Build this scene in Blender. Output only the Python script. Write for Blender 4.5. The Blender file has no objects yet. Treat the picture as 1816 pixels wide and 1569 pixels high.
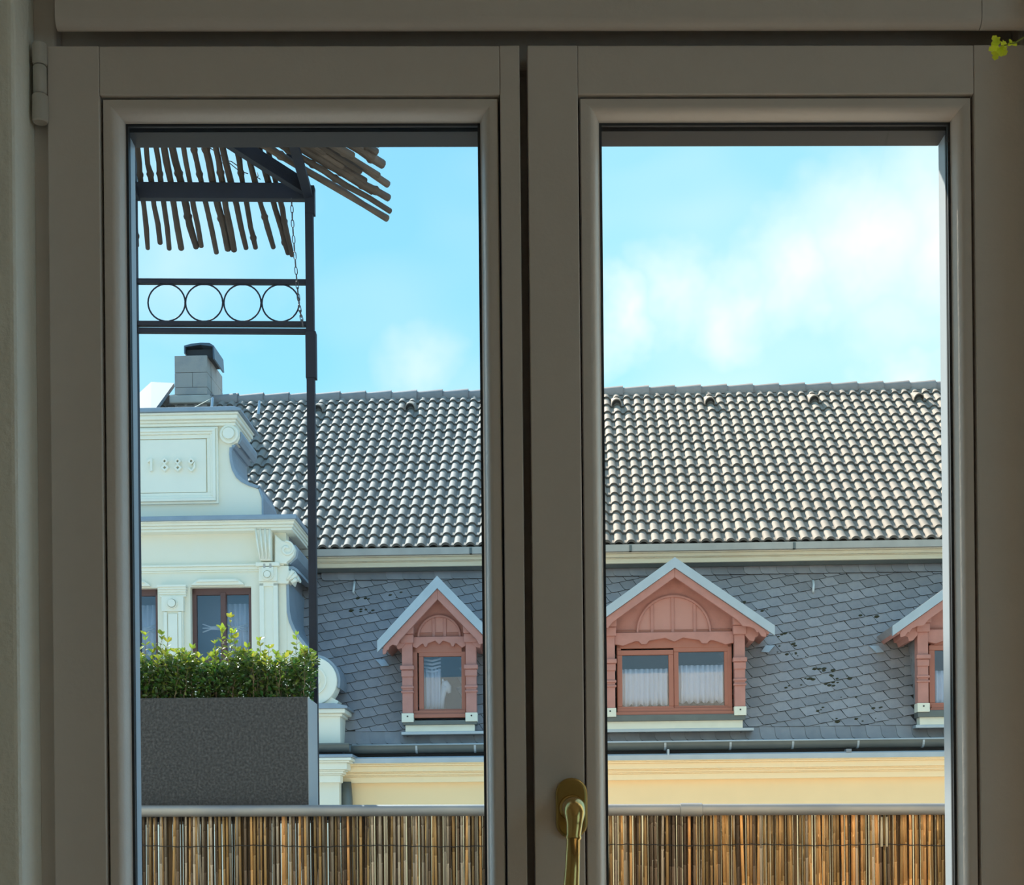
import bpy, math, random
from mathutils import Vector, Matrix
random.seed(7)
R = random.random
def U(a, b): return a + (b - a) * random.random()
scene = bpy.context.scene
COL = scene.collection

# ------------------------------------------------------------------ camera
F, CX, HV, ROLL, CZ = 2700.0, 908.0, 1520.0, 0.0098, 0.95
cam_d = bpy.data.cameras.new('camera')
cam = bpy.data.objects.new('camera', cam_d); COL.objects.link(cam)
cam_d.sensor_fit = 'HORIZONTAL'; cam_d.sensor_width = 36.0
cam_d.lens = F / 1816.0 * 36.0
cam_d.shift_y = (HV - 784.5) / 1816.0
cam_d.clip_start = 0.05; cam_d.clip_end = 500
cam.matrix_world = Matrix.Translation((0, 0, CZ)) @ Matrix.Rotation(math.pi / 2, 4, 'X') @ Matrix.Rotation(-ROLL, 4, 'Z')
scene.camera = cam

def unroll(u, v):
    du, up = u - CX, HV - v
    c, s = math.cos(ROLL), math.sin(ROLL)
    return c * du + s * up, -s * du + c * up
def P(u, v, Y):
    r, h = unroll(u, v)
    return Vector((r / F * Y, Y, h / F * Y + CZ))
def pdir(u, v): 
    r, h = unroll(u, v)
    return Vector((r / F, 1, h / F)).normalized()
class Frame:
    """an upright frame standing at distance y0, turned by ang about the vertical, z counted from zb"""
    def __init__(s, y0, ang, zb): s.y0, s.a, s.zb = y0, ang, zb
    def pt(s, u, v, d=0.0):
        r, h = unroll(u, v); c, q = math.cos(s.a), math.sin(s.a)
        t = (d + s.y0 * c) / (c - q * r / F)
        X = t * r / F
        return c * X + q * (t - s.y0), h / F * t + CZ - s.zb
    def x(s, u, v, d=0.0): return s.pt(u, v, d)[0]
    def z(s, u, v, d=0.0): return s.pt(u, v, d)[1]
    def pixel(s, x, y, z):
        c, q = math.cos(s.a), math.sin(s.a)
        X, Y, Z = c * x - q * y, s.y0 + q * x + c * y, z + s.zb - CZ
        r, h = F * X / Y, F * Z / Y
        c, q = math.cos(ROLL), math.sin(ROLL)
        return CX + c * r - q * h, HV - (q * r + c * h)

# ------------------------------------------------------------------ light
SUN_DIR = Vector((-0.36, 0.60, 0.71)).normalized()
sun_d = bpy.data.lights.new('sun', 'SUN'); sun_d.energy = 9.0; sun_d.angle = 0.012; sun_d.color = (1.0, 0.90, 0.76)
sun = bpy.data.objects.new('sun', sun_d); COL.objects.link(sun)
sun.rotation_euler = SUN_DIR.to_track_quat('Z', 'Y').to_euler(); sun.location = (-6, 10, 14)

world = bpy.data.worlds.new('sky'); scene.world = world; world.use_nodes = True
def build_sky():
    nt = world.node_tree; nt.nodes.clear(); N = nt.nodes.new; L = nt.links.new
    out = N('ShaderNodeOutputWorld'); bg = N('ShaderNodeBackground'); L(bg.outputs[0], out.inputs[0])
    tc = N('ShaderNodeTexCoord'); sep = N('ShaderNodeSeparateXYZ'); L(tc.outputs['Generated'], sep.inputs[0])
    def math_(op, a, b=None, clamp=False):
        m = N('ShaderNodeMath'); m.operation = op; m.use_clamp = clamp
        for i, q in enumerate((a, b)):
            if q is None: continue
            if isinstance(q, (int, float)): m.inputs[i].default_value = q
            else: L(q, m.inputs[i])
        return m.outputs[0]
    def ramp(fac, stops):
        r = N('ShaderNodeValToRGB'); L(fac, r.inputs[0]); e = r.color_ramp.elements
        while len(e) < len(stops): e.new(0.5)
        for k, (p, c) in zip(e, stops): k.position = p; k.color = (*c, 1) if len(c) == 3 else c
        return r.outputs[0]
    base = ramp(sep.outputs[2], [(0.0, (.58, .92, 1.04)), (0.3, (.41, .85, 1.04)), (0.55, (.33, .70, .98)), (1.0, (.24, .50, .86))])
    # soft clouds all round the dome
    mp = N('ShaderNodeMapping'); L(tc.outputs['Generated'], mp.inputs[0]); mp.inputs['Scale'].default_value = (1, 1, 2.4)
    no = N('ShaderNodeTexNoise'); L(mp.outputs[0], no.inputs['Vector']); no.inputs['Scale'].default_value = 2.6; no.inputs['Detail'].default_value = 3; no.inputs['Roughness'].default_value = .55
    cloud = ramp(no.outputs[0], [(0.47, (0, 0, 0)), (0.66, (.55, .55, .55))])
    # the cloud banks over the roof opposite: round puffs broken up by fine noise
    n2 = N('ShaderNodeTexNoise'); L(tc.outputs['Generated'], n2.inputs['Vector']); n2.inputs['Scale'].default_value = 14; n2.inputs['Detail'].default_value = 4; n2.inputs['Roughness'].default_value = .6
    off = N('ShaderNodeVectorMath'); off.operation = 'SUBTRACT'; L(n2.outputs['Color'], off.inputs[0]); off.inputs[1].default_value = (.5, .5, .5)
    sc_ = N('ShaderNodeVectorMath'); sc_.operation = 'SCALE'; L(off.outputs[0], sc_.inputs[0]); sc_.inputs['Scale'].default_value = 0.085
    add = N('ShaderNodeVectorMath'); add.operation = 'ADD'; L(tc.outputs['Generated'], add.inputs[0]); L(sc_.outputs[0], add.inputs[1])
    tot = None
    for (u, v, rad, st) in [(1115, 575, 70, .80), (1215, 525, 90, .66), (1310, 545, 100, .78), (1420, 475, 120, .84), (1540, 430, 150, .90), (1680, 400, 170, .95), (1600, 560, 130, .55),
                            (720, 672, 85, .75), (1600, 705, 95, .85), (310, 430, 170, .50), (1900, 480, 200, .8)]:
        dn = N('ShaderNodeVectorMath'); dn.operation = 'DISTANCE'; L(add.outputs[0], dn.inputs[0]); dn.inputs[1].default_value = pdir(u, v)
        mr = N('ShaderNodeMapRange'); L(dn.outputs['Value'], mr.inputs[0]); mr.inputs[1].default_value = rad * 1.32 / F; mr.inputs[2].default_value = rad * .12 / F; mr.inputs[3].default_value = 0; mr.inputs[4].default_value = st
        tot = mr.outputs[0] if tot is None else math_('MAXIMUM', tot, mr.outputs[0])
    allc = math_('MAXIMUM', tot, math_('MULTIPLY', cloud, 0.75))
    mix = N('ShaderNodeMixRGB'); L(allc, mix.inputs[0]); L(base, mix.inputs[1]); mix.inputs[2].default_value = (1.00, 1.06, 1.08, 1)
    L(mix.outputs[0], bg.inputs[0]); bg.inputs[1].default_value = 1.0
build_sky()
world.cycles.sampling_method = 'MANUAL'; world.cycles.sample_map_resolution = 256

vs = scene.view_settings
vs.view_transform = 'Standard'; vs.look = 'None'; vs.gamma = 1.0; vs.use_curve_mapping = False
vs.exposure = 0.24
scene.cycles.max_bounces = 8
scene.cycles.diffuse_bounces = 5
scene.cycles.transparent_max_bounces = 24

# ------------------------------------------------------------------ materials
MATS = {}
def mat(name, color, rough=.6, metal=0.0, var=0.0, scale=8.0, bump=0.0, bscale=60.0, objvar=0.0, color2=None, coat=0.0, trans=0.0, spec=.5, stretch=None, attr=None, island=0.0):
    m = bpy.data.materials.new(name); m.use_nodes = True; nt = m.node_tree; N = nt.nodes.new; L = nt.links.new
    b = nt.nodes['Principled BSDF']; b.inputs['Roughness'].default_value = rough; b.inputs['Metallic'].default_value = metal
    b.inputs['Specular IOR Level'].default_value = spec
    b.inputs['Coat Weight'].default_value = coat
    tc = N('ShaderNodeTexCoord'); vec = tc.outputs['Object']
    if stretch:
        mp = N('ShaderNodeMapping'); L(vec, mp.inputs[0]); mp.inputs['Scale'].default_value = stretch; vec = mp.outputs[0]
    rgb = N('ShaderNodeRGB'); rgb.outputs[0].default_value = (*color, 1); c = rgb.outputs[0]
    if attr:
        at = N('ShaderNodeVertexColor'); at.layer_name = attr; c = at.outputs[0]
    if color2 is not None or var:
        no = N('ShaderNodeTexNoise'); L(vec, no.inputs['Vector']); no.inputs['Scale'].default_value = scale; no.inputs['Detail'].default_value = 6; no.inputs['Roughness'].default_value = .65
        if color2 is not None:
            rp = N('ShaderNodeValToRGB'); L(no.outputs[0], rp.inputs[0]); rp.color_ramp.elements[0].position = .42; rp.color_ramp.elements[1].position = .66
            mx = N('ShaderNodeMixRGB'); L(rp.outputs[0], mx.inputs[0]); L(c, mx.inputs[1]); mx.inputs[2].default_value = (*color2, 1); c = mx.outputs[0]
        if var:
            mr = N('ShaderNodeMapRange'); L(no.outputs[0], mr.inputs[0]); mr.inputs[1].default_value = .25; mr.inputs[2].default_value = .75; mr.inputs[3].default_value = 1 - var; mr.inputs[4].default_value = 1 + var
            hs = N('ShaderNodeHueSaturation'); L(mr.outputs[0], hs.inputs['Value']); L(c, hs.inputs['Color']); c = hs.outputs[0]
    for amt, node, out in ((objvar, 'ShaderNodeObjectInfo', 'Random'), (island, 'ShaderNodeNewGeometry', 'Random Per Island')):
        if amt:
            oi = N(node); mr = N('ShaderNodeMapRange'); L(oi.outputs[out], mr.inputs[0]); mr.inputs[3].default_value = 1 - amt; mr.inputs[4].default_value = 1 + amt
            hs = N('ShaderNodeHueSaturation'); L(mr.outputs[0], hs.inputs['Value']); L(c, hs.inputs['Color']); c = hs.outputs[0]
    L(c, b.inputs['Base Color'])
    if bump:
        nb = N('ShaderNodeTexNoise'); L(vec, nb.inputs['Vector']); nb.inputs['Scale'].default_value = bscale; nb.inputs['Detail'].default_value = 4
        bp = N('ShaderNodeBump'); L(nb.outputs[0], bp.inputs['Height']); bp.inputs['Strength'].default_value = bump; bp.inputs['Distance'].default_value = .01; L(bp.outputs[0], b.inputs['Normal'])
    if trans:
        tr = N('ShaderNodeBsdfTranslucent'); L(c, tr.inputs[0]); ms = N('ShaderNodeMixShader'); ms.inputs[0].default_value = trans
        L(b.outputs[0], ms.inputs[1]); L(tr.outputs[0], ms.inputs[2]); L(ms.outputs[0], nt.nodes['Material Output'].inputs[0])
    MATS[name] = m; return m
def glass(name, tint, refl, rough=0.0, rcol=(1, 1, 1)):
    m = bpy.data.materials.new(name); m.use_nodes = True; nt = m.node_tree; nt.nodes.clear(); N = nt.nodes.new; L = nt.links.new
    o = N('ShaderNodeOutputMaterial'); t = N('ShaderNodeBsdfTransparent'); t.inputs[0].default_value = (*tint, 1)
    g = N('ShaderNodeBsdfGlossy'); g.inputs['Roughness'].default_value = rough; g.inputs[0].default_value = (*rcol, 1)
    lw = N('ShaderNodeLayerWeight'); lw.inputs[0].default_value = .35
    mr = N('ShaderNodeMapRange'); L(lw.outputs['Fresnel'], mr.inputs[0]); mr.inputs[3].default_value = refl * .5; mr.inputs[4].default_value = min(1, refl * 6)
    mx = N('ShaderNodeMixShader'); L(mr.outputs[0], mx.inputs[0]); L(t.outputs[0], mx.inputs[1]); L(g.outputs[0], mx.inputs[2]); L(mx.outputs[0], o.inputs[0])
    MATS[name] = m; return m

mat('paint', (.73, .66, .615), .38, var=.03, scale=30, bump=.05, bscale=220)
mat('plaster_in', (.93, .91, .83), .8, var=.03, bump=.25, bscale=140)
mat('ceiling', (.87, .80, .71), .9)
mat('room_wall', (.86, .77, .66), .9, var=.02)
mat('floor_wood', (.46, .34, .235), .5, var=.15, scale=3, stretch=(1, 12, 1))
mat('gasket', (.035, .04, .05), .55)
mat('spacer', (.30, .32, .36), .5, .6)
mat('hinge', (.58, .55, .51), .45)
mat('brass', (.66, .46, .17), .2, 1.0, var=.08, scale=40)
mat('brass_dark', (.46, .32, .11), .3, 1.0, var=.1, scale=40)
glass('pane_blue', (.845, .925, .98), .028, .0)
glass('pane_clear', (.97, .975, .96), .025, .0)
glass('house_pane', (.86, .88, .92), .09, .0, (.85, .9, 1.0))
mat('sprig', (.88, .98, .08), .5, trans=.65, var=.15, scale=90)
mat('stem', (.30, .34, .08), .7)
mat('zinc_rail', (.27, .275, .28), .5, .55, var=.18, scale=9, color2=(.30, .29, .27), stretch=(.4, 1, 1))
mat('reed', (.88, .60, .26), .6, var=.25, scale=26, stretch=(1, 1, .18), objvar=.45, color2=(.66, .47, .27), trans=.62, spec=.4)
mat('reed_grey', (.55, .45, .34), .7, var=.3, scale=26, stretch=(1, 1, .18), objvar=.5, trans=.32, spec=.3)
mat('reed_dark', (.16, .11, .075), .8, var=.3, scale=20, stretch=(1, 1, .2), objvar=.45, trans=.15, spec=.2)
mat('reed_pale', (.80, .72, .55), .6, var=.1, trans=.45)
mat('reed_back', (.12, .075, .04), .9, island=.6, trans=.2, spec=.1)  # shade in the gaps between the front reeds, put into this dark colour
mat('wire', (.018, .016, .015), .7)
mat('planter', (.040, .042, .046), .85, var=.35, scale=130, bump=.35, bscale=160, color2=(.075, .075, .078), spec=.3)
mat('soil', (.05, .035, .025), .95)
mat('leaf', (.10, .20, .03), .32, trans=.38, attr='Col', spec=.6)
mat('twig', (.20, .14, .09), .8)
mat('steel', (.009, .014, .028), .6, .0, var=.2, scale=20, spec=.25)
mat('stick', (.060, .046, .038), .8, var=.35, scale=30, bump=.5, bscale=90, stretch=(1, .25, 1), objvar=.3, spec=.3)
mat('lit_end', (.30, .34, .38), .6, var=.06)  # skylight on the trough ends, put into a paler grey
mat('stick_brown', (.095, .072, .057), .75, var=.32, scale=30, bump=.5, bscale=90, stretch=(.5, .5, 1), objvar=.3, spec=.3)
mat('chain', (.09, .09, .10), .45, .8)
mat('slab', (.25, .22, .19), .85, var=.1)
mat('facade_near', (.70, .63, .53), .9, var=.04)
mat('ground', (.40, .38, .35), .9, var=.1)
# house opposite
mat('tile_edge', (.115, .105, .095), .9)  # dirt plus the shadow under each course, put into the edge colour
mat('slate_edge', (.03, .032, .036), .8)  # shadow in the seams between slates, put into the edge colour
mat('tile', (.295, .248, .208), .75, var=.10, scale=14, bump=.2, bscale=120, objvar=.10, color2=(.27, .222, .182))
mat('tile_bulk', (.295, .248, .208), .75, var=.10, scale=14, bump=.2, bscale=120, island=.10, color2=(.27, .222, .182))
mat('tile_ridge', (.30, .255, .24), .8, var=.15, scale=8, objvar=.12)
mat('underlay', (.05, .05, .055), .9)
mat('slate', (.262, .254, .270), .46, var=.13, scale=9, bump=.12, bscale=50, objvar=.16, color2=(.275, .262, .268), spec=.55)
mat('slate_bulk', (.262, .254, .270), .46, var=.13, scale=9, bump=.12, bscale=50, island=.16, color2=(.275, .262, .268), spec=.55)
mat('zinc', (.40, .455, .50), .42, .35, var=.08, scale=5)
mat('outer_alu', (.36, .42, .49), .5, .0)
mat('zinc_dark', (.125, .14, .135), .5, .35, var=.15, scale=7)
mat('zinc_side', (.28, .33, .39), .5, .25, var=.12, scale=5)
mat('fascia', (.42, .39, .35), .8, var=.15, scale=5)
mat('wall_yellow', (.985, .71, .40), .9, var=.035, scale=2.2)
mat('trim_yellow', (.985, .77, .49), .85, var=.02)
mat('trim_old', (.80, .72, .55), .85, var=.13, scale=11, stretch=(.35, 1, 3), color2=(.66, .57, .42))
mat('gable_cream', (.86, .80, .66), .9, var=.035, scale=2.4, color2=(.83, .76, .61))
mat('gable_trim', (.88, .83, .70), .85, var=.03, scale=4)
mat('red_wood', (.47, .21, .172), .75, var=.13, scale=9, bump=.2, bscale=40)
mat('red_panel', (.52, .245, .20), .75, var=.06, scale=9)
mat('red_frame', (.38, .13, .085), .5, var=.06)
mat('brown_frame', (.125, .055, .048), .5, var=.1)
mat('sill_cream', (.74, .72, .60), .8, var=.06)
mat('curtain', (.93, .94, .97), .9, trans=.15)
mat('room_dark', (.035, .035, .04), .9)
mat('concrete', (.40, .355, .32), .9, var=.2, scale=6, bump=.4, bscale=40, color2=(.27, .25, .24))
mat('steel_dark', (.10, .12, .15), .4, .6)
mat('sheet_white', (.22, .235, .26), .7, .0)
mat('moss', (.035, .035, .018), .95)
mat('white_thing', (.80, .80, .78), .7)
mat('hook', (.62, .65, .66), .5, .3)

# ------------------------------------------------------------------ mesh helpers
class MB:
    def __init__(s): s.v, s.f = [], []
    def add(s, vs_, fs):
        n = len(s.v); s.v += [tuple(p) for p in vs_]; s.f += [tuple(i + n for i in q) for q in fs]; return s
    def box(s, x0, x1, y0, y1, z0, z1):
        return s.add([(x0, y0, z0), (x1, y0, z0), (x1, y1, z0), (x0, y1, z0), (x0, y0, z1), (x1, y0, z1), (x1, y1, z1), (x0, y1, z1)],
                     [(3, 2, 1, 0), (4, 5, 6, 7), (0, 1, 5, 4), (1, 2, 6, 5), (2, 3, 7, 6), (3, 0, 4, 7)])
    def prism(s, poly, y0, y1):
        """outline in x,z pushed from y0 to y1"""
        n = len(poly)
        a = sum(poly[i][0] * poly[(i + 1) % n][1] - poly[(i + 1) % n][0] * poly[i][1] for i in range(n))
        if a < 0: poly = poly[::-1]
        vv = [(x, y0, z) for x, z in poly] + [(x, y1, z) for x, z in poly]
        return s.add(vv, [tuple(range(n)), tuple(range(2 * n - 1, n - 1, -1))] + [((i + 1) % n, i, n + i, n + (i + 1) % n) for i in range(n)])
    def sweepx(s, prof, x0, x1):
        """profile in y,z drawn along x"""
        n = len(prof)
        vv = [(x0, y, z) for y, z in prof] + [(x1, y, z) for y, z in prof]
        return s.add(vv, [tuple(range(n)), tuple(range(2 * n - 1, n - 1, -1))] + [((i + 1) % n, i, n + i, n + (i + 1) % n) for i in range(n)])
    def tube(s, path, rad, n=8, closed=False, cap=True):
        path = [Vector(p) for p in path]; m = len(path); base = len(s.v); prev = None
        for i, p in enumerate(path):
            a = path[(i - 1) % m] if (closed or i > 0) else p
            b = path[(i + 1) % m] if (closed or i < m - 1) else p
            t = (b - a).normalized()
            if prev is None:
                ref = Vector((0, 0, 1)) if abs(t.z) < .9 else Vector((0, 1, 0))
                e = t.cross(ref).normalized()
            else:
                e = (prev - t * prev.dot(t)).normalized()
            prev = e; g = t.cross(e)
            r = rad[i] if isinstance(rad, (list, tuple)) else rad
            for k in range(n):
                w = 2 * math.pi * k / n
                s.v.append(tuple(p + (e * math.cos(w) + g * math.sin(w)) * r))
        rng = m if closed else m - 1
        for i in range(rng):
            for k in range(n):
                a0 = base + i * n + k; a1 = base + i * n + (k + 1) % n; j = (i + 1) % m
                b0 = base + j * n + k; b1 = base + j * n + (k + 1) % n
                s.f.append((a0, a1, b1, b0))
        if cap and not closed:
            s.f.append(tuple(base + k for k in range(n - 1, -1, -1))); s.f.append(tuple(base + (m - 1) * n + k for k in range(n)))
        return s
    def disc(s, x, z, r, y0, y1, n=20):
        return s.prism([(x + r * math.cos(2 * math.pi * k / n), z + r * math.sin(2 * math.pi * k / n)) for k in range(n)], y0, y1)
    def stroke(s, pts, w, y0, y1):
        """a flat raised stroke along points in x,z"""
        for (xa, za), (xb, zb) in zip(pts[:-1], pts[1:]):
            d = Vector((xb - xa, zb - za)); l = d.length
            if l < 1e-9: continue
            d /= l; nx, nz = -d.y * w / 2, d.x * w / 2; ex, ez = d.x * w * .3, d.y * w * .3
            s.prism([(xa - ex + nx, za - ez + nz), (xb + ex + nx, zb + ez + nz), (xb + ex - nx, zb + ez - nz), (xa - ex - nx, za - ez - nz)], y0, y1)
        return s
    def ring(s, x, z, r0, r1, y0, y1, n=24, a0=0, a1=2 * math.pi):
        full = abs(a1 - a0 - 2 * math.pi) < 1e-6; m = n if full else n + 1; b = len(s.v)
        for k in range(m):
            w = a0 + (a1 - a0) * k / n
            for r, y in ((r0, y0), (r1, y0), (r1, y1), (r0, y1)): s.v.append((x + r * math.cos(w), y, z + r * math.sin(w)))
        for k in range(n):
            i, j = b + 4 * k, b + 4 * ((k + 1) % m)
            for q in range(4): s.f.append((i + q, i + (q + 1) % 4, j + (q + 1) % 4, j + q))
        if not full: s.f += [(b + 3, b + 2, b + 1, b), (b + 4 * n, b + 4 * n + 1, b + 4 * n + 2, b + 4 * n + 3)]
        return s
    def mesh(s, name, m=None, smooth=False):
        me = bpy.data.meshes.new(name); me.from_pydata(s.v, [], s.f); me.update()
        if m: me.materials.append(MATS[m])
        if smooth:
            for p in me.polygons: p.use_smooth = True
        return me
    def edge(s, me, m2, first, per=None):
        me.materials.append(MATS[m2])
        for p in me.polygons:
            i = p.index if per is None else p.index % per
            if i >= first: p.material_index = 1
        return me
    def edge_build(s, name, m, m2, parent):
        o = s.build(name, m, parent); s.edge(o.data, m2, 1); return o
    def build(s, name, m, parent=None, smooth=False, bevel=0, autosmooth=False):
        o = bpy.data.objects.new(name, s.mesh(name, m, smooth or autosmooth)); COL.objects.link(o)
        if parent: o.parent = parent
        if autosmooth:
            o.data.set_sharp_from_angle(angle=math.radians(38))
        if bevel:
            b = o.modifiers.new('bevel', 'BEVEL'); b.width = bevel; b.segments = 3; b.limit_method = 'ANGLE'; b.harden_normals = False
        return o
def inst(name, me, parent, mtx=None):
    o = bpy.data.objects.new(name, me); COL.objects.link(o); o.parent = parent
    if mtx is not None: o.matrix_local = mtx
    return o
def empty(name, loc=(0, 0, 0), rz=0.0, parent=None):
    o = bpy.data.objects.new(name, None); COL.objects.link(o); o.location = loc; o.rotation_euler = (0, 0, rz); o.empty_display_size = .1
    if parent: o.parent = parent
    return o
def tag(o, label=None, cat=None, group=None, kind=None):
    for k, q in (('label', label), ('category', cat), ('group', group), ('kind', kind)):
        if q: o[k] = q
    return o
def place(o, fr):
    o.location = (0, fr.y0, fr.zb); o.rotation_euler = (0, 0, fr.a); return o

# ================================================================== THE ROOM AND ITS WINDOW
W = Frame(1.5, 0.016, 0.0)
wx = lambda u, v=800, d=0: W.x(u, v, d)
wz = lambda v, u=908, d=0: W.z(u, v, d)
XL, XR, YB, ZC = -1.7, 2.0, -3.3, 2.55
OPL, OPR, OPT = wx(44, 800, -.03), wx(44, 800, -.03) * -1 + .06, wz(-40)
WIN, WOUT = -0.052, 0.185
floor_ = tag(place(MB().box(XL - .1, XR + .1, YB - .1, WIN, -.06, 0).build('floor', 'floor_wood'), W), 'brown wooden floor of the room', kind='structure')
tag(place(MB().box(XL - .1, XR + .1, YB - .1, WOUT, ZC, ZC + .08).build('ceiling', 'ceiling'), W), 'pale ceiling of the room', kind='structure')
tag(place(MB().box(XL - .1, XL, YB - .1, WIN, 0, ZC).build('wall_left', 'room_wall'), W), 'pale wall at the left of the room', kind='structure')
SW = (-2.9, -1.05, .75, 2.25)                       # added unseen window in the right-hand wall, brightens the room
rw = MB(); rw.box(XR, XR + .1, YB - .1, SW[0], 0, ZC); rw.box(XR, XR + .1, SW[1], WIN, 0, ZC); rw.box(XR, XR + .1, SW[0], SW[1], 0, SW[2]); rw.box(XR, XR + .1, SW[0], SW[1], SW[3], ZC)
tag(place(rw.build('wall_right', 'room_wall'), W), 'pale wall at the right of the room', kind='structure')
w3 = place(empty('fill_window'), W); tag(w3, 'added unseen window in the right-hand wall, for fill light', kind='structure')
for ya, yb, za, zb in ((SW[0], SW[1], SW[2], SW[2] + .06), (SW[0], SW[1], SW[3] - .06, SW[3]), (SW[0], SW[0] + .06, SW[2] + .06, SW[3] - .06), (SW[1] - .06, SW[1], SW[2] + .06, SW[3] - .06), ((SW[0] + SW[1]) / 2 - .05, (SW[0] + SW[1]) / 2 + .05, SW[2] + .06, SW[3] - .06)):
    MB().box(XR + .02, XR + .08, ya, yb, za, zb).build('window_frame', 'paint', w3, bevel=.003)
MB().box(XR + .045, XR + .05, SW[0] + .05, SW[1] - .05, SW[2] + .05, SW[3] - .05).build('pane', 'pane_clear', w3)
tag(place(MB().box(XL - .1, XR + .1, YB - .1, YB, 0, ZC).build('wall_back', 'room_wall'), W), 'pale wall behind the viewer', kind='structure')
fw = MB()
fw.box(XL, OPL, WIN, WOUT, -.06, ZC); fw.box(OPR, XR, WIN, WOUT, -.06, ZC); fw.box(OPL, OPR, WIN, WOUT, OPT, ZC)
tag(place(fw.build('wall_front', 'plaster_in', bevel=.006), W), 'off-white plastered wall around the window', kind='structure')
# outer leaf of our own building, in the sun
ow = MB()
ow.box(-7, OPL, WOUT, WOUT + .015, -9, 5); ow.box(OPR, 7, WOUT, WOUT + .015, -9, 5); ow.box(OPL, OPR, WOUT, WOUT + .015, OPT, 5); ow.box(OPL, OPR, WOUT, WOUT + .015, -9, -.06)
tag(place(ow.build('wall_outer', 'facade_near'), W), 'sunlit outer wall of our own building', kind='structure')

# fixed frame
fr = place(empty('trim_1'), W); tag(fr, 'off-white fixed window frame around both casements', kind='structure')
zt = wz(57)
MB().box(OPL - .002, wx(100), .012, .07, .02, OPT).build('frame_jamb', 'paint', fr, bevel=.003)
MB().box(wx(1822), OPR + .002, .012, .07, .02, OPT).build('frame_jamb', 'paint', fr, bevel=.003)
MB().box(wx(100) - .001, wx(1822) + .001, .030, .07, wz(96), OPT).build('frame_head', 'paint', fr, bevel=.003)
MB().box(OPL, OPR, .008, .07, .0, .06).build('frame_sill', 'paint', fr, bevel=.003)
MB().box(wx(890), wx(980), .045, .07, .06, wz(90)).build('centre_post', 'paint', fr)
# lintel board above the casements, with a rounded lower edge
lb = place(empty('trim_2'), W); tag(lb, 'off-white rounded lintel board above the casements', kind='structure')
def lintel(x0, x1):
    zb = wz(45, 908, -.018); rr = .010
    prof = [(.0, zb + .004)] + [(-.018 + rr - rr * math.cos(a), zb + rr - rr * math.sin(a)) for a in [math.pi / 2 * (1 - k / 6) for k in range(7)]] + [(-.018, OPT), (.0, OPT)]
    return MB().sweepx(prof, x0, x1)
lintel(wx(97, 20, -.018), wx(1741, 20, -.018)).build('lintel_panel', 'paint', lb, autosmooth=True)
lintel(wx(1742.3, 20, -.018), OPR).build('lintel_panel', 'paint', lb, autosmooth=True)

def casement(name, label, u0, u1, ug0, ug1, glassmat, ulb, urb):
    """u0..u1 outer edges, ulb/urb: where the frame members end (groove), ug0/ug1 sight edges of the glass"""
    root = place(empty(name), W); tag(root, label, kind='structure')
    x0, x1 = wx(u0), wx(u1); z1 = wz(80); z0 = .075
    gl, gr = wx(ulb), wx(urb); gt = wz(167); gb = .18
    sl, sr, st, sb = wx(ug0, 800, .022), wx(ug1, 800, .022), wz(219, 908, .022), .235
    def member(nm, a, b):   # a: front piece, b: rear rebate piece
        o_ = MB().box(*a).build(nm, 'paint', root, bevel=.0013); MB().box(*b).build('outer_profile', 'outer_alu', o_, bevel=.0013)
    member('stile', (x0, gl, 0, .034, z0, z1), (x0 + .014, sl, .034, .062, z0, z1 - .014))
    member('stile', (gr, x1, 0, .034, z0, z1), (sr, x1 - .014, .034, .062, z0, z1 - .014))
    e = .0001
    member('top_rail', (gl + e, gr - e, 0.0006, .034, gt, z1), (sl, sr, .034, .062, st, z1 - .014))
    member('bottom_rail', (gl + e, gr - e, 0.0006, .034, z0, gb), (sl, sr, .034, .062, z0 + .01, sb))
    # glazing beads, mitred; profile runs from the groove inwards and back to the glass
    def bead(corner_o, corner_i, nm='glazing_bead'):
        (ox0, oz0), (ox1, oz1) = corner_o; (ix0, iz0), (ix1, iz1) = corner_i
        prof = [(0.0, .030), (.0, .0065), (.05, .004), (.42, .0042), (.62, .0065), (.80, .012), (.93, .0185), (1.0, .0215), (1.0, .030)]
        m = MB(); k = len(prof)
        for t, y in prof: m.v.append((ox0 + (ix0 - ox0) * t, y, oz0 + (iz0 - oz0) * t))
        for t, y in prof: m.v.append((ox1 + (ix1 - ox1) * t, y, oz1 + (iz1 - oz1) * t))
        m.f += [(i, i + 1, k + i + 1, k + i) for i in range(k - 1)] + [(k - 1, 0, k, 2 * k - 1), tuple(range(k - 1, -1, -1)), tuple(range(k, 2 * k))]
        return m.build(nm, 'paint', root, autosmooth=True)
    gap = .0020
    O = [(gl + gap, gb + gap), (gr - gap, gb + gap), (gr - gap, gt - gap), (gl + gap, gt - gap)]
    I = [(sl, sb), (sr, sb), (sr, st), (sl, st)]
    for k in range(4):
        bead((O[k], O[(k + 1) % 4]), (I[k], I[(k + 1) % 4]))
    pane = MB().box(sl - .004, sr + .004, .0255, .0295, sb - .004, st + .004).build('pane', glassmat, root)
    g = MB(); w = .0025
    g.box(sl - .003, sl + w, .0215, .0250, sb, st); g.box(sr - w, sr + .003, .0215, .0250, sb, st); g.box(sl, sr, .0215, .0250, st - w, st + .003); g.box(sl, sr, .0215, .0250, sb - .003, sb + w)
    g.build('gasket', 'gasket', pane)
    g = MB(); w = .0030
    g.box(sl - .002, sl + w * .6, .0302, .0335, sb, st); g.box(sr - w * .6, sr + .002, .0302, .0335, sb, st); g.box(sl, sr, .0302, .0335, sb - .002, sb + w)
    g.build('gasket', 'gasket', pane)
    MB().box(sl, sr, .0302, .0630, st - .0042, st + .001).build('head_seal_shade', 'gasket', root)  # dark strip under the head: gasket and painted-in shade together
    return root
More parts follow.
